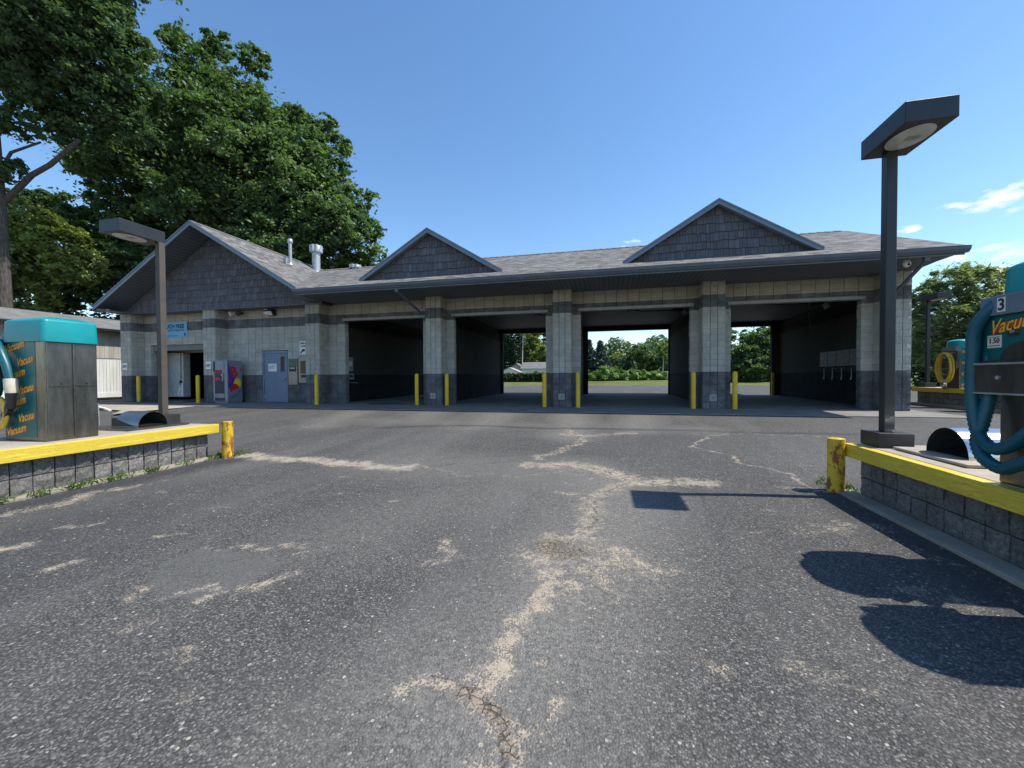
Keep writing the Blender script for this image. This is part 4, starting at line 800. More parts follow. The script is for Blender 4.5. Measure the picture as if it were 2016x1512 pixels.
def vacuum(loc, label, number=None, hose='teal', holder=True):
    """origin = front (lane side, -x) far corner at slab level; body runs to +x, from y=-.54 to 0"""
    e = empty('vacuum_machine', label, 'vacuum', loc, 'coin vacuum machines on the islands')
    mb = MB(); mb.box(0, .76, -.54, 0, 0, 1.29); kid(mb, 'cabinet', MT['steel'], e, .012)
    # double doors at the back
    for j, (a, b) in enumerate(((-.525, -.275), (-.265, -.015))):
        mb = MB(); mb.box(.758, .770, a, b, .03, 1.26); o = kid(mb, 'service_door', MT['steel'], e, .006)
        m2 = MB(); m2.box(.77, .782, a + .02, b - .02, .70, .715); m2.tube([(.77, (a + b) / 2 + .02, .735), (.785, (a + b) / 2 + .02, .735)], .012, 8); o2 = m2.build('handle', MT['steel'], o)
    # printed side panels
    for (y, sgn) in ((-.54, -1), (0, 1)):
        yy = y + sgn * .003; mb = MB(); mb.box(.04, .60, min(y, yy), max(y, yy), .05, 1.29); p = kid(mb, 'side_decal', MT['decal'], e)
        m2 = MB(); rr = (1, 0, 0) if sgn < 0 else (-1, 0, 0); base = .06 if sgn < 0 else .58
        for row in range(7):
            z = 1.13 - row * .18; dxx = (.02, .24)[row % 2] - .04
            for dd, mi in ((.010, 1), (0, 0)):
                st = 'Vacuum'
                put_text(m2, st, .145, (base + rr[0] * (dxx + dd * .9), yy + sgn * (.0015 if mi else .003), z - dd * .8), rr, (0, 0, 1), mi, .5, .0012, False, .80, .22, clip=(0.0 - dxx, .52 - dxx))
        m2.build('side_lettering', [MT['dy'], MT['dr']], p)
    kid(hood_mb(-.085, .80, -.575, .02, 1.27, 1.555), 'hood', MT['teal'], e)
    # coin panel facing the lane
    mb = MB(); mb.box(-.075, -.002, -.60, .06, .885, 1.213); kid(mb, 'coin_panel', MT['decal'], e, .01)
    mb = MB(); mb.box(-.10, -.07, -.595, .065, .875, .895); mb.box(-.10, -.07, .052, .068, .89, 1.213); mb.box(-.10, -.07, -.608, -.592, .89, 1.213); kid(mb, 'panel_frame', MT['steel'], e)
    mb = MB(); mb.box(-.10, .0, -.54, .035, 1.215, 1.355); hd = kid(mb, 'header', MT['trim'], e, .008)
    mb = MB(); mb.box(-.13, -.002, -.60, .06, .655, .872); kid(mb, 'coin_box', MT['steel'], e, .006)
    mb = MB(); mb.box(-.142, -.13, -.605, .065, .862, .876); mb.box(-.142, -.13, -.605, .065, .65, .663); kid(mb, 'coin_box_rim', MT['galv'], e)
    m2 = MB(); L = (0, -1, 0)
    m2.prism([(-.0785, -.03, 1.075), (-.0785, -.045, 1.15), (-.0785, -.14, 1.165), (-.0785, -.50, 1.175), (-.0785, -.50, 1.13), (-.0785, -.13, 1.105)], (.002, 0, 0), 1)
    put_text(m2, 'Vacuum', .14, (-.081, -.015, 1.08), (0, -1, .0), (0, 0, 1), 0, .5, .001, False, .85, .13); kid(m2, 'panel_lettering', [MT['dy'], MT['dr']], e)
    m2 = MB(); m2.box(-.0785, -.076, -.05 - .06, -.0, .985, 1.075); kid(m2, 'price_label', MT['offwhite'], e)
    m2 = MB(); put_text(m2, '1.50', .05, (-.081, -.012, 1.02), L, (0, 0, 1), 0, 0, .001); m2.box(-.081, -.0787, -.10, -.01, .998, 1.002); m2.box(-.081, -.0787, -.10, -.01, 1.06, 1.063); kid(m2, 'price_print', MT['ink'], e)
    m2 = MB(); ring = [(-.0786, -.28 + .18 * math.cos(a * math.pi / 10), .90 + .12 * abs(math.sin(a * math.pi / 10))) for a in range(11)]; m2.prism(ring, (.002, 0, 0)); m2.box(-.0786, -.076, -.24, -.15, 1.06, 1.12); m2.box(-.0786, -.0765, -.12, .02, 1.09, 1.094); m2.box(-.0786, -.0765, -.12, .02, 1.115, 1.118); kid(m2, 'panel_graphic', MT['steel'], e)
    m2 = MB(); m2.tube([(-.08, -.20, 1.09), (-.095, -.20, 1.09)], .012, 8); m2.tube([(-.13, -.16, .77), (-.14, -.16, .77)], .015, 8); kid(m2, 'coin_slot', MT['galv'], e)
    if number:
        m2 = MB(); m2.box(-.1035, -.10, -.165, -.105, 1.235, 1.335); kid(m2, 'number_plate', MT['white'], hd)
        m2 = MB(); put_text(m2, number, .115, (-.105, -.109, 1.248), L, (0, 0, 1), 0, 0, .003); kid(m2, 'number', MT['ink'], hd)
    return e
vR = vacuum((2.80, 3.72, .285), 'teal-hooded steel vacuum number 3 on the near right island, teal hose looping down', '3')
kid(hose_mb([(.0, -.02, 1.34), (-.08, -.04, 1.29), (-.12, .04, 1.14), (-.12, .062, .966), (-.12, .065, .66), (-.12, .036, .458), (-.12, -.01, .334), (-.13, -.14, .262), (-.13, -.31, .345), (-.13, -.50, .55), (-.12, -.62, .85)], .044), 'hose', MT['tealhose'], vR)
kid(hose_mb([(.02, .04, 1.1), (-.04, .03, .93), (-.06, .0, .66), (-.10, .0, .443), (-.12, .012, .30), (-.14, -.07, .185), (-.15, -.215, .14), (-.15, -.313, .18), (-.15, -.5, .30), (-.13, -.66, .6)], .044), 'hose', MT['tealhose'], vR)
v2 = vacuum((2.80, 2.97, .285), 'second steel vacuum on the near right island, closest to the camera', None)
vL = vacuum((-7.66, 4.13, .285), 'teal-hooded steel vacuum with printed side on the left island')
kid(hose_mb([(-.06, -.50, 1.28), (.04, -.60, 1.24), (.15, -.63, 1.14), (.25, -.63, .965), (.315, -.63, .78)], .05), 'hose', MT['tealhose'], vL)
kid(hose_mb([(-.15, -.5, 1.2), (-.02, -.6, 1.05), (.08, -.64, .88), (.10, -.64, .74), (.03, -.62, .62), (-.2, -.55, .55)], .05), 'hose', MT['tealhose'], vL)
mb = MB(); mb.tube([(.318, -.63, .80), (.325, -.63, .68), (.325, -.63, .62)], [.062, .062, .05], 16); kid(mb, 'hose_cuff', MT['offwhite'], vL)
mb = MB(); mb.tube([(.325, -.63, .63), (.32, -.63, .52), (.29, -.63, .43)], [.045, .042, .05], 14); mb.beam((.29, -.63, .44), (.12, -.6, .30), .05, .10); kid(mb, 'nozzle', MT['black'], vL)
mb = MB()
for r_ in (.20, .17, .14): mb.tube([(.06 + r_ * math.cos(a * math.pi / 12) * .8, -.62, .36 + r_ * math.sin(a * math.pi / 12)) for a in range(25)], .02, 8)
kid(mb, 'coiled_hose', MT['yhose'], vL)
mb = MB(); mb.tube([(.70, .01, .40), (.74, .07, .38), (.80, .12, .33)], [.018, .02, .03], 10); mb.tube([(.72, .02, .45), (.72, .03, .15)], .01, 6); kid(mb, 'padlock_chain', MT['galv'], vL)
vF = vacuum((11.0, 16.55, .62), 'distant teal-hooded vacuum with yellow hose loops beyond the right end of the building')
for dx_, rr_ in ((-.16, .30), (-.22, .27), (-.26, .33)):
    kid(hose_mb([(dx_, .0 - .28 + rr_ * math.sin(t) * .9, .68 + .48 * math.cos(t)) for t in [i * math.pi / 6 for i in range(13)]], .035, .04, 10), 'hose', MT['yhose'], vF)
mb = MB(); mb.tube([(-.22, -.28, .25), (-.24, -.30, .12), (-.2, -.25, .0)], [.06, .09, .06], 12); kid(mb, 'hose_nozzle', MT['polished'], vF)
v4 = vacuum((11.0, 15.0, .62), 'distant steel vacuum nearest to us on the island beyond the building', None)

# air outlet covers: half barrels on plates
def barrel(loc, s, label, r=.25, x1=.74):
    e = empty('outlet_cover', label, 'vent cover', loc, 'half-barrel metal covers on the islands')
    mb = MB(); a, b = sorted((0, s * .95)); mb.box(a, b, -.46, .46, 0, .025); kid(mb, 'base_plate', MT['steel'] if s < 0 else MT['conc_isl'], e, .004)
    n = 24; mb = MB(); x0, x1 = s * .16, s * x1
    pr_ = [(r * math.cos(math.pi * i / n), .025 + r * 1.05 * math.sin(math.pi * i / n)) for i in range(n + 1)]
    for i in range(n):
        (ya, za), (yb, zb) = pr_[i], pr_[i + 1]
        pts = [(x0, ya, za), (x1, ya, za), (x1, yb, zb), (x0, yb, zb)]; mb.mesh(pts, [(0, 1, 2, 3) if s > 0 else (3, 2, 1, 0)], 0, True)
        q = .985; pts = [(x0, ya * q, .025 + (za - .025) * q), (x1, ya * q, .025 + (za - .025) * q), (x1, yb * q, .025 + (zb - .025) * q), (x0, yb * q, .025 + (zb - .025) * q)]; mb.mesh(pts, [(3, 2, 1, 0) if s > 0 else (0, 1, 2, 3)], 1, True)
        mb.face([(x0, ya, za), (x0, yb, zb), (x0, yb * q, .025 + (zb - .025) * q), (x0, ya * q, .025 + (za - .025) * q)], 0)
    kid(mb, 'barrel', [MT['polished'] if s > 0 else MT['bluesteel'], MT['darkbase']], e)
    mb = MB(); mb.prism([(s * .2, -.22, .03), (s * .72, -.22, .03), (s * .72, -.22, .16)], (0, .44, 0)); kid(mb, 'baffle', MT['black'], e)
    return e
barrel((2.95, 4.66, .29), 1, 'polished half-barrel vent cover on the near right island under the hose')
barrel((-7.02, 5.02, .29), -1, 'grey half-barrel vent cover on the left island in front of the lamp post', .22, .66)

# ------------------------------------------------------------------ lamp posts
def lamp(px, py, zb, zt, hx0, hx1, hy0, hy1, label, mt, head_mt, bw=.32, bd=.34, tilt=0):
    e = empty('lamp_post', label, 'street lamp', (px, py, zb), 'shoebox lamp posts on the islands')
    mb = MB(); mb.box(-bw / 2, bw / 2, -bd / 2, bd / 2, 0, .16); kid(mb, 'base_cover', MT['darkbase'], e, .006)
    mb = MB(); mb.box(-.05, .05, -.05, .05, .16, zt - zb); kid(mb, 'pole', mt, e, .006)
    mb = MB(); z0, z1 = zt - zb, zt - zb + .205; a, b, c, d = hx0 - px, hx1 - px, hy0 - py, hy1 - py
    mb.box(a, b, c, d, z0, z1); hd = kid(mb, 'lamp_head', head_mt, e, .006)
    cx, cy = (a + b) / 2, c + (d - c) * .42; mb = MB()
    mb.prism([(cx + (b - a) * .40 * math.cos(t * math.pi / 16), cy + (d - c) * .34 * math.sin(t * math.pi / 16), z0 - .006) for t in range(32)], (0, 0, .004)); kid(mb, 'lens', MT['lens'], hd)
    mb = MB(); mb.box(cx - .03, cx + .09, cy - .03, cy + .05, z0 - .0085, z0 - .0063); kid(mb, 'bulb_shadow', MT['galv'], hd)
    return e
lamp(3.01, 5.33, .285, 3.52, 2.80, 3.23, 4.74, 5.45, 'tall black square lamp post on the near right island', MT['darkmetal'], MT['darkmetal'])
lamp(-7.63, 5.50, .285, 3.45, -8.04, -7.60, 4.88, 5.57, 'rusted brown square lamp post on the left island before the building', MT['bronze'], MT['darkmetal'])
lamp(11.25, 17.75, .62, 3.72, 11.10, 11.52, 17.1, 17.85, 'distant black lamp post on the island beyond the right end of the building', MT['darkmetal'], MT['darkmetal'])

# ------------------------------------------------------------------ bay equipment
def boom(x, y, L, label):
    e = empty('ceiling_boom', label, 'hose boom', (x, y, 3.98), 'overhead hose booms in the wash bays')
    mb = MB(); mb.box(-.06, .06, -.06, .06, -.16, 0); mb.tube([(0, 0, -.16), (0, 0, -.22)], .03, 10); kid(mb, 'swivel', MT['black'], e)
    mb = MB(); mb.tube([(0, 0, -.14), (L * .22, 0, -.2), (L * .28, 0, -.22), (L, 0, -.24)], .02, 8); mb.tube([(0, 0, -.05), (L * .2, 0, -.16), (L * .26, 0, -.22)], .018, 8); kid(mb, 'arm', MT['black'], e)
    mb = MB(); mb.tube([(L, 0, -.24), (L + .04, 0, -.6), (L + .07, .02, -1.0), (L + .2, .05, -1.35)], .012, 8); kid(mb, 'hose', MT['black'], e)
boom(-3.1, 17.6, .9, 'black overhead hose boom in the second wash bay'); boom(.8, 17.6, 2.0, 'black overhead hose boom in the third wash bay'); boom(5.0, 17.2, 2.2, 'black overhead hose boom in the rightmost wash bay')
for (x, y, lb) in [(2.95, 18.6, 'small spot light under the ceiling of the third wash bay'), (8.0, 18.2, 'small spot light under the ceiling of the rightmost wash bay')]:
    e = empty('bay_light', lb, 'light', (x, y, 3.98)); mb = MB(); mb.box(-.25, .15, -.08, .08, -.14, 0); kid(mb, 'housing', MT['black'], e, .01); mb = MB(); mb.tube([(.2, 0, -.1), (.3, -.05, -.3)], [.09, .13], 12); kid(mb, 'lamp', MT['lens'], e)
def xr(y): return 8.55 + (9.0 - 8.55) * (y - 14.86) / (24.8 - 14.86)
e = empty('product_board', 'long printed product board on the right wall of the rightmost bay', 'sign board', (0, 0, 0)); mb = MB()
y0, y1 = 16.6, 19.7; mb.prism([(xr(y0) - .02, y0, 1.42), (xr(y1) - .02, y1, 1.42), (xr(y1) - .02, y1, 2.02), (xr(y0) - .02, y0, 2.02)], (-.03, 0, 0)); kid(mb, 'board', MT['signgrey'], e)
mb = MB()
for yy in (17.3, 18.3, 19.0): mb = MB(); mb.prism([(xr(yy) - .052, yy, 1.42), (xr(yy) - .052, yy + .02, 1.42), (xr(yy) - .052, yy + .02, 2.02), (xr(yy) - .052, yy, 2.02)], (-.003, 0, 0)); kid(mb, 'divider', MT['ink'], e)
for i, yy in enumerate((17.0, 17.7, 18.4, 19.1)):
    mb = MB(); x = xr(yy); mb.tube([(x - .02, yy, 1.34), (x - .13, yy, 1.34), (x - .15, yy - .05, 1.02)], .018, 8); mb.tube([(x - .15, yy - .05, 1.02), (x - .17, yy - .04, .9)], [.024, .03], 8); o = mb.build('mat_clamp', MT['galv'])
    tag(o, 'metal floor-mat clamp hanging below the product board in the rightmost bay', 'mat clamp', 'mat clamps below the board')
for (nm, x, y, z0, z1, lb, mt, d) in [('coin_meter', -11.18, 15.7, 1.35, 1.98, 'grey coin meter box just inside the first wash bay', 'galv', 1), ('instruction_plate', -11.18, 15.75, .98, 1.26, 'small framed plate below the coin meter of the first wash bay', 'lintel', 1), ('coin_meter', 3.40, 16.0, 1.45, 2.0, 'grey coin meter box inside the third wash bay on its right wall', 'galv', -1), ('coin_meter', 8.57, 15.5, 1.4, 1.9, 'grey coin meter box on the right wall near the front of the rightmost bay', 'galv', -1)]:
    e = empty(nm, lb, 'meter' if nm == 'coin_meter' else 'plate', (x, y, z0)); mb = MB(); a, b = sorted((0, d * .12)); mb.box(a, b, -.22, .22, 0, z1 - z0); kid(mb, 'case', MT[mt], e, .01)
    mb = MB(); a, b = sorted((d * .12, d * .125)); mb.box(a, b, -.12, .12, (z1 - z0) * .35, (z1 - z0) * .7); mb.box(a, b, -.12, -.02, (z1 - z0) * .12, (z1 - z0) * .2); kid(mb, 'face_plate', MT['white' if nm == 'coin_meter' else 'ink'], e)
for (x, y, lb) in [(-11.18, 15.5, 'thin wand holder rail on the left wall of the first wash bay'), (-6.56, 15.35, 'thin wand holder rail on the left wall of the second wash bay')]:
    mb = MB(); mb.tube([(x, y, .86), (x + .35, y + .1, .85)], .02, 8); mb.tube([(x, y + .4, .86), (x + .3, y + .45, .84)], .015, 8); mb.tube([(x + .3, y, .85), (x + .3, y + .45, .84)], .012, 8); tag(mb.build('wand_holder', MT['galv']), lb, 'wand holder')
# machinery inside the automatic bay
e = empty('wash_dryer', 'tall white dryer cabinet standing inside the exit bay', 'dryer', (-20.95, 15.95, 0)); mb = MB(); mb.box(-.62, .02, -.2, .5, .15, 2.35); mb.box(.02, .50, -.25, .1, .15, 2.33); kid(mb, 'cabinet', MT['lens'], e, .02)
mb = MB(); mb.prism([(.12, -.28, .2), (.22, -.28, .2), (.42, -.28, .85), (.36, -.28, .9)], (0, .04, 0)); mb.box(.34, .5, -.28, -.25, .2, .9); kid(mb, 'brace', MT['white'], e)
mb = MB(); mb.tube([(.4, -.29, 2.3), (.4, -.29, 1.1), (.36, -.29, .9)], .012, 8); mb.box(.3, .46, -.3, -.27, .85, .95); mb.tube([(.42, -.29, .6), (.42, -.27, .6)], .02, 8); mb.tube([(.42, -.29, .45), (.42, -.27, .45)], .02, 8); kid(mb, 'cable', MT['black'], e)

# ------------------------------------------------------------------ neighbour shed and fence
e = empty('plank_shed', 'long pale plank shed with grey roof behind the left island', 'shed', (-25.5, 12, 0)); rndm = random.Random(3)
mb = MB(); mb.box(-6, -.04, -14, 9, 0, 3.6); kid(mb, 'wall', MT['plank'], e)
mb = MB(); y = -14
while y < 8.9: mb.box(-.04, -.015 + rndm.uniform(-.004, .004), y, y + .19, 0, 3.6); y += .2
kid(mb, 'plank_cladding', MT['plank'], e)
mb = MB(); mb.prism([(.35, -14.4, 3.58), (.35, -14.4, 3.68), (-2.9, -14.4, 4.55), (-6.3, -14.4, 3.6), (-6.3, -14.4, 3.5), (-2.9, -14.4, 4.45)], (0, 23.8, 0)); kid(mb, 'roof', MT['oldroof'], e)
mb = MB(); mb.prism([(.36, -14.4, 3.52), (.46, -14.4, 3.52), (.46, -14.4, 3.64), (.36, -14.4, 3.64)], (0, 23.8, 0)); kid(mb, 'gutter', MT['black'], e)
e = empty('plank_fence', 'white painted vertical plank fence panel left of the building', 'fence', (-25.1, 12, 0)); mb = MB(); y = -4
while y < 6: mb.box(0, .02 + rndm.uniform(0, .004), y, y + .135, .14, 2.06); y += .145
kid(mb, 'plank', MT['whiteplank'], e); mb = MB(); mb.box(.025, .05, -4, 6, .12, .36); kid(mb, 'rail', MT['whiteplank'], e); mb = MB(); mb.box(-.02, 0, -4, 6, 1.9, 2.0); kid(mb, 'rail', MT['whiteplank'], e)
mb = MB(); mb.box(-.06, .03, -4, 6, 2.09, 2.13); kid(mb, 'top_rail', MT['gutter'], e)

# ------------------------------------------------------------------ vegetation
def leaves_mesh(name, pts, size, mat, parent, seed, aspect=1.5, droop=0.0, up=.35, rv=None, clump_id=None):
    rg = np.random.default_rng(seed); n = len(pts)
    nrm = rg.normal(size=(n, 3)); nrm /= np.linalg.norm(nrm, axis=1)[:, None]; nrm[:, 2] = np.abs(nrm[:, 2]) + up; nrm /= np.linalg.norm(nrm, axis=1)[:, None]
    t = rg.normal(size=(n, 3)); t[:, 2] -= droop; t -= nrm * (t * nrm).sum(1)[:, None]; t /= np.linalg.norm(t, axis=1)[:, None]; b = np.cross(nrm, t)
    s = size * rg.uniform(.6, 1.35, n); a = t * (s * aspect / 2)[:, None]; c = b * (s / 2)[:, None]; lift = nrm * (s * .12)[:, None]
    co = np.stack([pts - a, pts + c * .9 + lift, pts + a, pts - c * .9 + lift], 1).reshape(-1, 3)
    me = bpy.data.meshes.new(name); me.vertices.add(4 * n); me.vertices.foreach_set('co', co.ravel()); me.loops.add(4 * n); me.loops.foreach_set('vertex_index', np.arange(4 * n, dtype=np.int32)); me.polygons.add(n)
    me.polygons.foreach_set('loop_start', np.arange(0, 4 * n, 4, dtype=np.int32)); me.update(calc_edges=True); me.materials.append(mat)
    r = rg.uniform(0, 1, n) * .55 + (rv if rv is not None else .25) ; at = me.attributes.new('rnd', 'FLOAT', 'FACE'); at.data.foreach_set('value', np.clip(r, 0, 1).astype(np.float32))
    o = bpy.data.objects.new(name, me); COL.objects.link(o); o.parent = parent; return o
def tree(name, label, base, trunk_h, trunk_r, clumps, nleaf, lsize, mat, seed, barkm='bark', group=None, cat='tree', sub=(34, 56), subr=.19, flat=.7, droop=0.0, lean=(0, 0), aspect=1.5, twigs=True, up=.35):
    """clumps are (x,y,z,rx,ry,rz) in world coordinates"""
    rg = np.random.default_rng(seed); bx, by, bz = base
    e = empty(name, label, cat, base, group); P = []; RV = []; subs = []
    wts = np.array([c[3] * c[4] + c[3] * c[5] for c in clumps]); wts = wts / wts.sum()
    for c, w in zip(clumps, wts):
        k = int(rg.integers(*sub) * max(.5, min(2.2, (c[3] * c[5]) ** .5 / 2.2))); cen = np.array(c[:3]); rad = np.array(c[3:])
        d = rg.normal(size=(k, 3)); d /= np.linalg.norm(d, axis=1)[:, None]; q = cen + d * rad * (rg.uniform(.35, 1.0, (k, 1)) ** .55); tone = rg.uniform(0, 1, k) ** 1.4 * .5
        m = int(nleaf * w * .95 / k)
        for s, tn in zip(q, tone):
            sr = subr * rad.mean() * rg.uniform(.5, 1.5); ax = rg.normal(size=3); ax[2] *= .35; ax /= np.linalg.norm(ax); mm = int(m * rg.uniform(.4, 1.5)) + 1
            v = rg.normal(size=(mm, 3)) * .43 * sr; v += np.outer((v @ ax), ax) * 1.1; v[:, 2] = v[:, 2] * flat - .25 * np.abs(v @ ax)
            if droop: v[:, 2] -= droop * (v[:, 0] ** 2 + v[:, 1] ** 2) / max(sr, .1)
            P.append(s + v); RV.append(np.full(mm, tn)); subs.append((s, cen))
        mf = int(nleaf * w * .10); v = rg.normal(size=(mf, 3)); v /= np.linalg.norm(v, axis=1)[:, None]; P.append(cen + v * rad * rg.uniform(.2, 1.12, (mf, 1))); RV.append(rg.uniform(0, .4, mf))
    P = np.concatenate(P); RV = np.concatenate(RV)
    leaves_mesh('crown', P - np.array(base), lsize, mat, e, seed + 1, aspect, droop, up, RV)
    mb = MB(); top = Vector((lean[0], lean[1], trunk_h)); path = []; rr = []
    for i in range(9):
        t = i / 8; path.append((top.x * t + .12 * math.sin(3 * t + seed), top.y * t + .12 * math.cos(2 * t + seed), trunk_h * t)); rr.append(trunk_r * (1.35 if i == 0 else 1 - .72 * t))
    mb.tube(path, rr, 12); kid(mb, 'trunk', MT[barkm], e)
    mb = MB(); nodes = [(Vector(path[i]), i / 8 * .25, rr[i] * .75) for i in range(3, 9)]
    for c in sorted(clumps, key=lambda c: (Vector(c[:3]) - Vector(base) - Vector(path[6])).length):
        cen = Vector(c[:3]) - Vector(base)
        a, _, r0 = min(nodes, key=lambda n: (cen - n[0]).length + (3 * max(0, n[0].z - cen.z) if n[0].z > cen.z else 0) - n[2] * 4)
        L = (cen - a).length; r1 = max(.03, r0 * .62); mid = a.lerp(cen, .5) + Vector((rg.uniform(-.08, .08) * L, rg.uniform(-.08, .08) * L, -.07 * L)); q = a.lerp(mid, .5) + Vector((0, 0, .02 * L)); q2 = mid.lerp(cen, .5) + Vector((0, 0, .03 * L))
        mb.tube([a, q, mid, q2, cen], [r0 * .8, r0 * .72, (r0 + r1) / 2 * .8, r1 * .9, r1 * .8], 8); nodes += [(mid, 0, (r0 + r1) / 2), (cen, 0, r1)]
    if twigs:
        for i in range(0, len(subs), 4):
            s, cen = subs[i]; a = Vector(cen) - Vector(base); b = Vector(s) - Vector(base); mb.tube([a, a.lerp(b, .5) + Vector((0, 0, -.1)), b], [trunk_r * .05, trunk_r * .035, trunk_r * .012], 5)
    kid(mb, 'branches', MT[barkm], e); return e
def wpt(u, v, d):
    """world point in direction of photo pixel (u, v) at depth d: used once to survey where each tree stands"""
    r = fw + r2 * ((u - 1008) / F_PX) - u2 * ((v - 756) / F_PX); p = Vector((0, 0, CAMZ)) + r * d; return p
def clumps_from(lst, d0):
    out = []
    for it in lst:
        u, v, pr_ = it[:3]; dd = d0 + (it[3] if len(it) > 3 else 0); p = wpt(u, v, dd); r = pr_ / F_PX * dd; out.append((p.x, p.y, p.z, r, r, r * .8))
    return out
# big maple behind the building
C2 = clumps_from([(385, 130, 62), (330, 180, 70, -1), (450, 190, 70), (520, 235, 66), (400, 260, 90, -2), (300, 290, 90, -2), (560, 300, 84), (630, 330, 66, 1), (480, 340, 100, -2), (390, 390, 95, -2), (250, 350, 80, -1), (600, 410, 86), (660, 440, 64), (700, 480, 50, 1),
                  (540, 470, 80, -1), (460, 450, 80, 2), (190, 290, 62, 1), (330, 440, 80, 2), (640, 500, 60, 2), (735, 508, 34, 2), (690, 540, 50, 3), (600, 540, 60, 3), (500, 540, 60, 4), (360, 500, 70, 3), (720, 450, 30, 1), (270, 480, 60, 3), (345, 80, 26), (500, 120, 30), (640, 250, 26, 1), (430, 90, 28), (585, 235, 30), (665, 285, 26, 1), (700, 400, 40, 1), (240, 420, 60, 1), (560, 390, 90, 3), (420, 330, 100, 4)], 33)
b2 = wpt(455, 760, 34); tree('maple_tree', 'huge dark green maple rising behind the left gable roof', (b2.x, b2.y, -.2), 17, .55, C2, 260000, .21, MT['maple'], 11, subr=.17, flat=.7)
# tall maple at the left edge
C1 = clumps_from([(40, 60, 90, -1), (140, 20, 80, -1), (215, 70, 62), (180, 120, 76), (80, 170, 64), (210, 200, 66, 1), (120, -70, 110), (-60, 60, 120), (225, -20, 50), (30, 240, 46), (270, 190, 44, 2), (150, 262, 40, 1), (210, -120, 90), (-60, -120, 140), (10, 330, 30, -.5), (255, 250, 46, 1.5)], 23)
b1 = wpt(6, 760, 23); T1 = tree('maple_tree', 'tall maple with dark bare trunk at the left edge of the view', (b1.x, b1.y, -.2), 15, .42, C1, 170000, .17, MT['maple2'], 12, subr=.17, flat=.7)
for pts, r0 in (([(4, 400, 0), (35, 372, 0), (62, 345, -.1), (98, 325, -.2), (128, 300, -.2), (156, 275, -.1)], .17), ([(4, 330, 0), (22, 300, 0), (45, 292, .2), (80, 280, .3)], .09), ([(4, 262, 0), (20, 215, 0), (50, 160, .1), (90, 110, .3)], .16)):
    mb = MB(); q = [wpt(u, v, 23 + w) - T1.location for u, v, w in pts]; mb.tube(q, [r0 * (1 - .5 * i / len(q)) for i in range(len(q))], 10); kid(mb, 'limb', MT['bark'], T1)

# lower trees behind the shed
for i, (lst, d, u0, mt, lb, nl) in enumerate([
    ([(60, 440, 50), (20, 480, 55), (110, 470, 50), (60, 520, 62), (150, 520, 46), (40, 575, 56)], 27, 60, 'lime', 'yellow-green tree low at the left edge, over the shed roof', 26000),
    ([(150, 440, 44), (200, 480, 52), (180, 545, 56), (250, 520, 50), (225, 585, 46), (120, 580, 40)], 30, 190, 'maple2', 'dark leafy tree between the shed roof and the left gable', 30000),
    ([(-10, 420, 56), (50, 400, 40), (110, 395, 30), (0, 520, 60)], 36, 20, 'maple2', 'dim green tree behind the yellow-green one at the left edge', 20000),
    ([(260, 480, 56), (310, 540, 60), (300, 600, 50), (380, 560, 60)], 40, 300, 'maple2', 'dark tree seen behind the left slope of the gable', 22000)]):
    b = wpt(u0, 760, d); tree('leafy_tree', lb, (b.x, b.y, -.2), 5.5, .2, clumps_from(lst, d), nl, .2, MT[mt], 30 + i, group='lower trees behind the shed')
for i, (u, w, h) in enumerate([(-20, 60, 60), (70, 50, 70), (160, 46, 60), (235, 40, 50), (640, 60, 60)]):
    d = 31; b = wpt(u, 760, d); r = w / F_PX * d; tree('undergrowth_tree', ['bushy undergrowth at the far left over the shed', 'bushy undergrowth over the middle of the shed roof', 'bushy undergrowth right of the shed middle', 'bushy undergrowth beside the left gable eave', 'bushy undergrowth behind the roof vents'][i], (b.x, b.y, -.2), 2.5, .1, [(b.x, b.y, 3.4, r, r, 2.4), (b.x + 1, b.y + 1, 5.0, r * .8, r * .8, 1.8)], 9000, .2, MT['maple2'], 50 + i, twigs=False)
# feathery locust trees on the right
C = clumps_from([(1880, 560, 52), (1930, 600, 56), (1850, 620, 50), (1990, 590, 54, 1), (1830, 585, 34), (1900, 660, 60, 1), (1830, 690, 40, 1), (1960, 680, 60, 1), (2040, 570, 60, 2), (2050, 660, 70, 2), (1900, 540, 30, 1), (1975, 545, 30, 2)], 31)
b = wpt(1915, 770, 31); tree('locust_tree', 'feathery yellow-green locust tree beyond the right island', (b.x, b.y, -.1), 5.5, .26, C, 60000, .13, MT['locust'], 21, subr=.2, flat=.4, droop=.4, aspect=3.4, up=.8, sub=(26, 40))
C = clumps_from([(1815, 640, 36), (1830, 700, 44), (1880, 720, 50), (1790, 600, 26), (1800, 730, 40), (1950, 735, 50), (2030, 730, 50), (1850, 745, 30)], 37)
b = wpt(1835, 770, 38); tree('locust_tree', 'darker leafy tree close against the right end wall of the building', (b.x, b.y, -.1), 4.5, .22, C, 45000, .16, MT['maple'], 22)
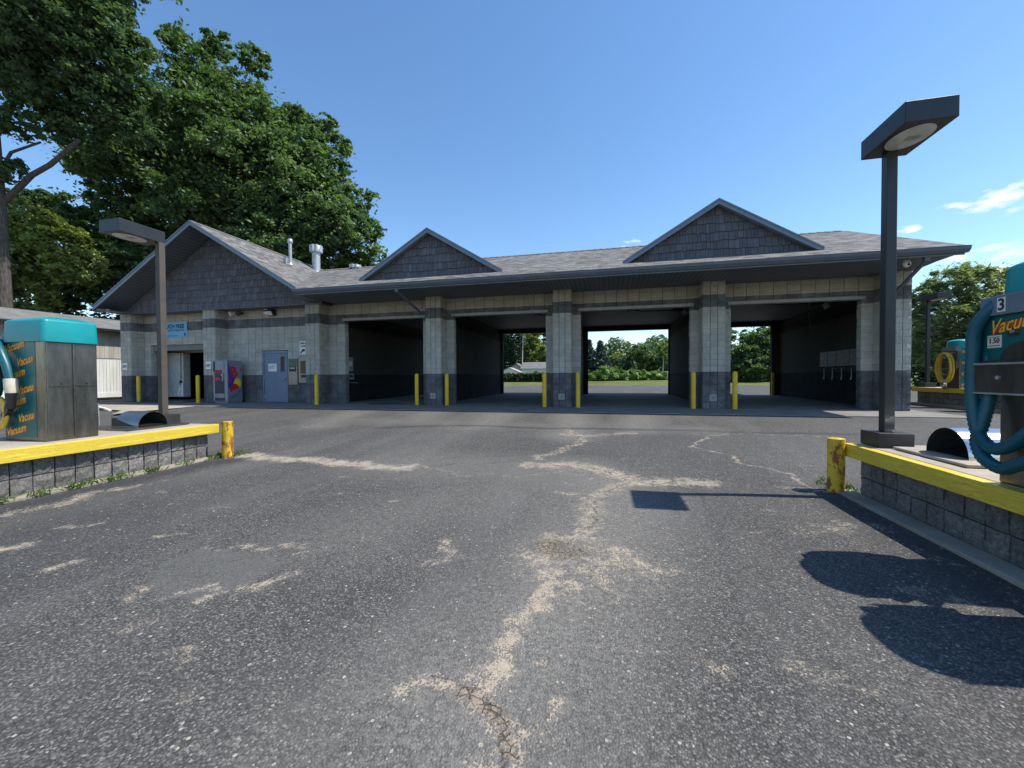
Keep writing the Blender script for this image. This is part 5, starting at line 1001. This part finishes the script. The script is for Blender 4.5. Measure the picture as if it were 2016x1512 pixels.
# trees through the bays
def ground_far(y): return float(np.interp(y, [50.5, 60, 90, 200], [-.13, .45, .6, .7]))
C = clumps_from([(1455, 690, 30), (1490, 665, 30), (1475, 720, 34), (1510, 710, 34), (1440, 730, 30), (1530, 690, 30), (1560, 700, 40), (1420, 700, 30), (1480, 745, 26), (1540, 740, 30), (1425, 660, 24, 3), (1600, 690, 40)], 52)
b = wpt(1485, 756, 52); tree('leafy_tree', 'dense leafy tree seen through the rightmost wash bay', (b.x, b.y, ground_far(b.y)), 4, .25, C, 60000, .22, MT['maple'], 23)
far = [([(1245, 700, 18), (1260, 690, 16), (1235, 715, 16), (1275, 700, 16), (1250, 722, 18)], 84, 1255, 'maple', 'tall leafy tree in the middle of the third bay view'),
       ([(1215, 705, 14), (1205, 715, 14), (1225, 722, 16)], 92, 1212, 'lime', 'pale leafy tree right of the spruce in the third bay view'),
       ([(1280, 690, 14), (1295, 700, 16), (1275, 715, 18), (1300, 725, 14)], 90, 1285, 'maple2', 'leafy tree right of the middle in the third bay view'),
       ([(1312, 682, 16), (1325, 700, 20), (1310, 715, 16), (1330, 675, 14)], 80, 1317, 'maple', 'leafy tree at the right edge of the third bay view'),
       ([(1050, 668, 14), (1062, 690, 15), (1040, 690, 14), (1058, 650, 14), (1045, 712, 12)], 86, 1050, 'lime', 'bright yellow-green tree above the far house'),
       ([(1080, 680, 18), (1075, 650, 16), (1090, 710, 16), (1072, 705, 12)], 92, 1082, 'maple2', 'dark tree at the right of the second bay view'),
       ([(1380, 690, 24), (1400, 720, 24), (1360, 715, 20)], 80, 1382, 'maple', 'leafy tree hidden mostly behind the fourth pillar'),
       ([(1650, 690, 30), (1690, 700, 30), (1720, 690, 30), (1670, 730, 30)], 60, 1680, 'maple', 'leafy tree behind the right wall of the building')]
for i, (l, d, u0, mt, lb) in enumerate(far):
    b = wpt(u0, 745, d); tree('leafy_tree', lb, (b.x, b.y, ground_far(b.y)), 5, .2, clumps_from(l, d), 14000, .3, MT[mt], 60 + i, group='trees along the far tree line', sub=(16, 26), subr=.28)
def conifer(label, u0, vtop, d, wpx, mat, seed, n=16000, name='spruce_tree'):
    rg = np.random.default_rng(seed); b = wpt(u0, 750, d); t = wpt(u0, vtop, d); gz = ground_far(b.y); h = t.z - gz; w = wpx / F_PX * d
    e = empty(name, label, 'tree', (b.x, b.y, gz), 'conifers beyond the lawn'); P = []; RV = []
    nl = 26
    for i in range(nl):
        f = (i + .5) / nl; z = h * (.06 + .92 * f); rr = w * 1.45 * (1 - f) ** 1.05 + .03; k = max(5, int(13 * (1 - f) + 4)); a0 = rg.uniform(0, 6)
        for j in range(k):
            a = a0 + j * 6.283 / k + rg.uniform(-.2, .2); L = rr * rg.uniform(.75, 1.1); m = max(6, int(n / (nl * 10))); s = rg.uniform(.15, 1, m) ** .7 * L
            P.append(np.stack([np.cos(a) * s + rg.normal(0, .1 + .06 * s), np.sin(a) * s + rg.normal(0, .1 + .06 * s), z - .28 * s + rg.normal(0, .07, m)], 1)); RV.append(np.full(m, rg.uniform(0, .4)))
    leaves_mesh('crown', np.concatenate(P), .17, mat, e, seed, 2.4, .3, .5, np.concatenate(RV)); mb = MB(); mb.tube([(0, 0, 0), (0, 0, h * .95)], [.16, .02], 8); kid(mb, 'trunk', MT['bark'], e)
conifer('blue-green spruce with pointed top in the third bay view', 1182, 670, 60, 24, MT['spruce'], 71, 20000)
conifer('dark spruce cut by the left edge of the third bay view', 1160, 668, 62, 22, MT['spruce'], 72, 16000)
conifer('small spruce among the leafy trees of the third bay view', 1240, 700, 66, 16, MT['pine'], 73, 12000)
conifer('tall dark conifer left of the birch trunk in the second bay view', 1000, 600, 84, 22, MT['pine'], 74, 22000, 'pine_tree')
conifer('tall dark conifer at the left edge of the second bay view', 984, 620, 86, 20, MT['pine'], 75, 20000, 'pine_tree')
conifer('tall dark conifer between birch and yellow-green tree', 1022, 610, 90, 20, MT['pine'], 76, 20000, 'pine_tree')
for i, (u, vt, d, lb) in enumerate([(1029, 640, 82, 'pale birch trunk beside the dark conifers in the second bay view'), (1305, 690, 76, 'forked pale birch trunk at the right of the third bay view')]):
    b = wpt(u, 745, d); t = wpt(u + 1, vt, d); c = wpt(u + 2, vt, d); tree('birch_tree', lb, (b.x, b.y, ground_far(b.y)), t.z - 1, .16, [(c.x, c.y, c.z, 1.2, 1.2, 1.6), (c.x + 1, c.y, c.z - 2, .9, .9, .8)], 2500, .22, MT['lime'], 80 + i, 'birch', twigs=True)
# bright bushes along the lawn edge
for i, (u, w, h) in enumerate([(1166, 10, 1.2), (1188, 15, 2.0), (1205, 13, 1.9), (1228, 12, 1.4), (1248, 12, 1.5), (1268, 12, 1.3), (1290, 14, 1.3), (1308, 12, 1.1), (1330, 14, 1.3), (1436, 14, 1.2), (1460, 13, 1.3), (1490, 16, 1.2), (1520, 14, 1.2)]):
    d = 58; b = wpt(u, 752, d); gz = ground_far(b.y); r = w / F_PX * d
    o = empty('bush', 'bright bush on the far lawn edge, %s' % (['at the left edge of the third bay view', 'tallest one, in front of the spruce', 'just right of the tallest', 'left of middle in the third bay view', 'in the middle of the third bay view', 'right of middle in the third bay view', 'third from right in third bay view', 'at the right of the third bay view', 'behind the right wall of the third bay', 'at the left of the rightmost bay view', 'left of centre in the rightmost bay view', 'in the centre of the rightmost bay view', 'at the right of the rightmost bay view'][i]), 'bush', (b.x, b.y, gz), 'bushes along the lawn edge')
    rg = np.random.default_rng(90 + i); n = 4200; v = rg.normal(size=(n, 3)); v /= np.linalg.norm(v, axis=1)[:, None]; lump = 1 + .22 * np.sin(v[:, 0] * 5 + i) * np.cos(v[:, 2] * 6 + i * 2) + rg.normal(0, .06, n); v *= lump[:, None] * rg.uniform(.7, 1, (n, 1)); v = v * np.array([r * 1.15, r * .9, h * .62]); v[:, 2] = np.abs(v[:, 2] + h * .42)
    leaves_mesh('foliage', v, .2, MT['bush'], o, 90 + i, 1.5, 0, .4, rg.uniform(0, .4, n))
# clipped hedge, house and shed behind
hb = wpt(985, 748, 60); hc = wpt(1085, 750, 58); e = empty('hedge', 'long clipped dark hedge in front of the far house', 'hedge', (hb.x, hb.y, .4)); rg = np.random.default_rng(5); n = 16000; L = (hc - hb); L.z = 0; ln = L.length * 1.25
v = np.stack([rg.uniform(-.2, 1.05, n) * ln, rg.normal(0, .32, n), rg.uniform(0, 1.15, n) + rg.normal(0, .04, n)], 1); un = L.normalized(); v = np.stack([v[:, 0] * un.x - v[:, 1] * un.y, v[:, 0] * un.y + v[:, 1] * un.x, v[:, 2]], 1); leaves_mesh('foliage', v, .17, MT['hedge'], e, 6, 1.4, 0, .4, rg.uniform(0, .4, n))
hp = wpt(1028, 736, 78); e = empty('house', 'white single-storey house with grey gable seen through the second bay', 'house', (hp.x, hp.y, .5)); D = 78
HW, HL, HZ, HR = 3.6, 9.5, 2.25, 3.35
mb = MB(); mb.box(0, HL, 0, 5, 0, HZ); kid(mb, 'wall', MT['house'], e); mb = MB(); mb.prism([(-.02, 0, 0), (-.02, 5, 0), (-.02, 5, HZ), (-.02, 2.5, HR - .05), (-.02, 0, HZ)], (.015, 0, 0)); mb.box(-2.9, -.02, 1.2, 4.2, 0, HZ - .2); mb.prism([(-3.0, 1.2, HZ - .2), (-1.45, 1.2, HR - .3), (0, 1.2, HZ - .2)], (0, 3, 0)); kid(mb, 'gable_wall', MT['housegrey'], e)
mb = MB(); mb.prism([(-.3, -.4, HZ - .05), (-.3, 2.5, HR + .05), (-.3, 5.4, HZ - .05), (-.3, 5.4, HZ - .15), (-.3, 2.5, HR - .08), (-.3, -.4, HZ - .15)], (HL + .6, 0, 0)); mb.prism([(-3.2, 1.0, HZ - .2), (-1.45, 1.0, HR - .1), (.1, 1.0, HZ - .2), (.1, 1.0, HZ - .3), (-1.45, 1.0, HR - .22), (-3.2, 1.0, HZ - .3)], (0, 3.3, 0)); kid(mb, 'roof', MT['oldroof'], e)
mb = MB(); mb.box(-.3, HL + .3, -.43, -.40, HZ - .2, HZ - .04); kid(mb, 'eave_board', MT['white'], e); mb = MB(); mb.box(2.4, 3.0, -.03, 0, .7, 1.6); w_ = kid(mb, 'window', MT['glass'], e); mb = MB(); mb.box(2.67, 2.73, -.05, -.03, .7, 1.6); kid(mb, 'window_bar', MT['white'], w_)
hp = wpt(985, 736, 70); e = empty('garden_shed', 'small cream garden shed left of the far house', 'shed', (hp.x, hp.y, .45)); mb = MB(); mb.box(0, 3.2, 0, 3, 0, 1.5); mb.prism([(0, 0, 1.5), (3.2, 0, 1.5), (1.6, 0, 2.1)], (0, 3, 0)); kid(mb, 'wall', MT['house'], e); mb = MB(); mb.prism([(-.2, -.1, 1.42), (1.6, -.1, 2.2), (3.4, -.1, 1.42), (3.4, -.1, 1.35), (1.6, -.1, 2.1), (-.2, -.1, 1.35)], (0, 3.2, 0)); kid(mb, 'roof', MT['housegrey'], e)
# distant wood closing the view
rg = np.random.default_rng(7); n = 60000; ang = rg.uniform(-.75, 1.3, n); dd = rg.uniform(96, 112, n) + 0; hh = 7.5 + 2.2 * np.sin(ang * 23) + 1.6 * np.sin(ang * 57 + 1) + np.where(ang < -.28, 5, 0); z = rg.uniform(0, 1, n) ** .8 * hh
P = np.stack([np.sin(ang) * dd, np.cos(ang) * dd, z + .5], 1); o = leaves_mesh('distant_wood', P, .55, MT['maple2'], None, 8, 1.5, 0, .3, rg.uniform(0, .4, n)); o['kind'] = 'stuff'; o['label'] = 'far belt of dark green woodland behind the lawn'
# weeds at the foot of the islands
rg = np.random.default_rng(9); P = []
for (x, y, r, k) in [(-6.5, 5.55, .16, 260), (-6.38, 5.75, .16, 260), (-6.48, 4.5, .10, 120), (-6.48, 4.05, .14, 180), (-6.48, 3.65, .14, 180), (-6.48, 3.3, .08, 60), (-6.48, 2.95, .12, 120), (2.66, 5.72, .14, 200), (2.75, 5.62, .12, 120), (-6.5, 5.0, .07, 60)]:
    k = int(k * .45); q = rg.normal(0, 1, (k, 2)) * np.array([r * .3, r * .75]); P.append(np.stack([x + q[:, 0], y + q[:, 1], -.275 + rg.uniform(0, .05, k)], 1))
o = leaves_mesh('weeds', np.concatenate(P), .018, MT['blade'], None, 10, 5.0, -1.0, -.2, None); o['kind'] = 'stuff'; o['label'] = 'green weeds growing along the foot of the islands'
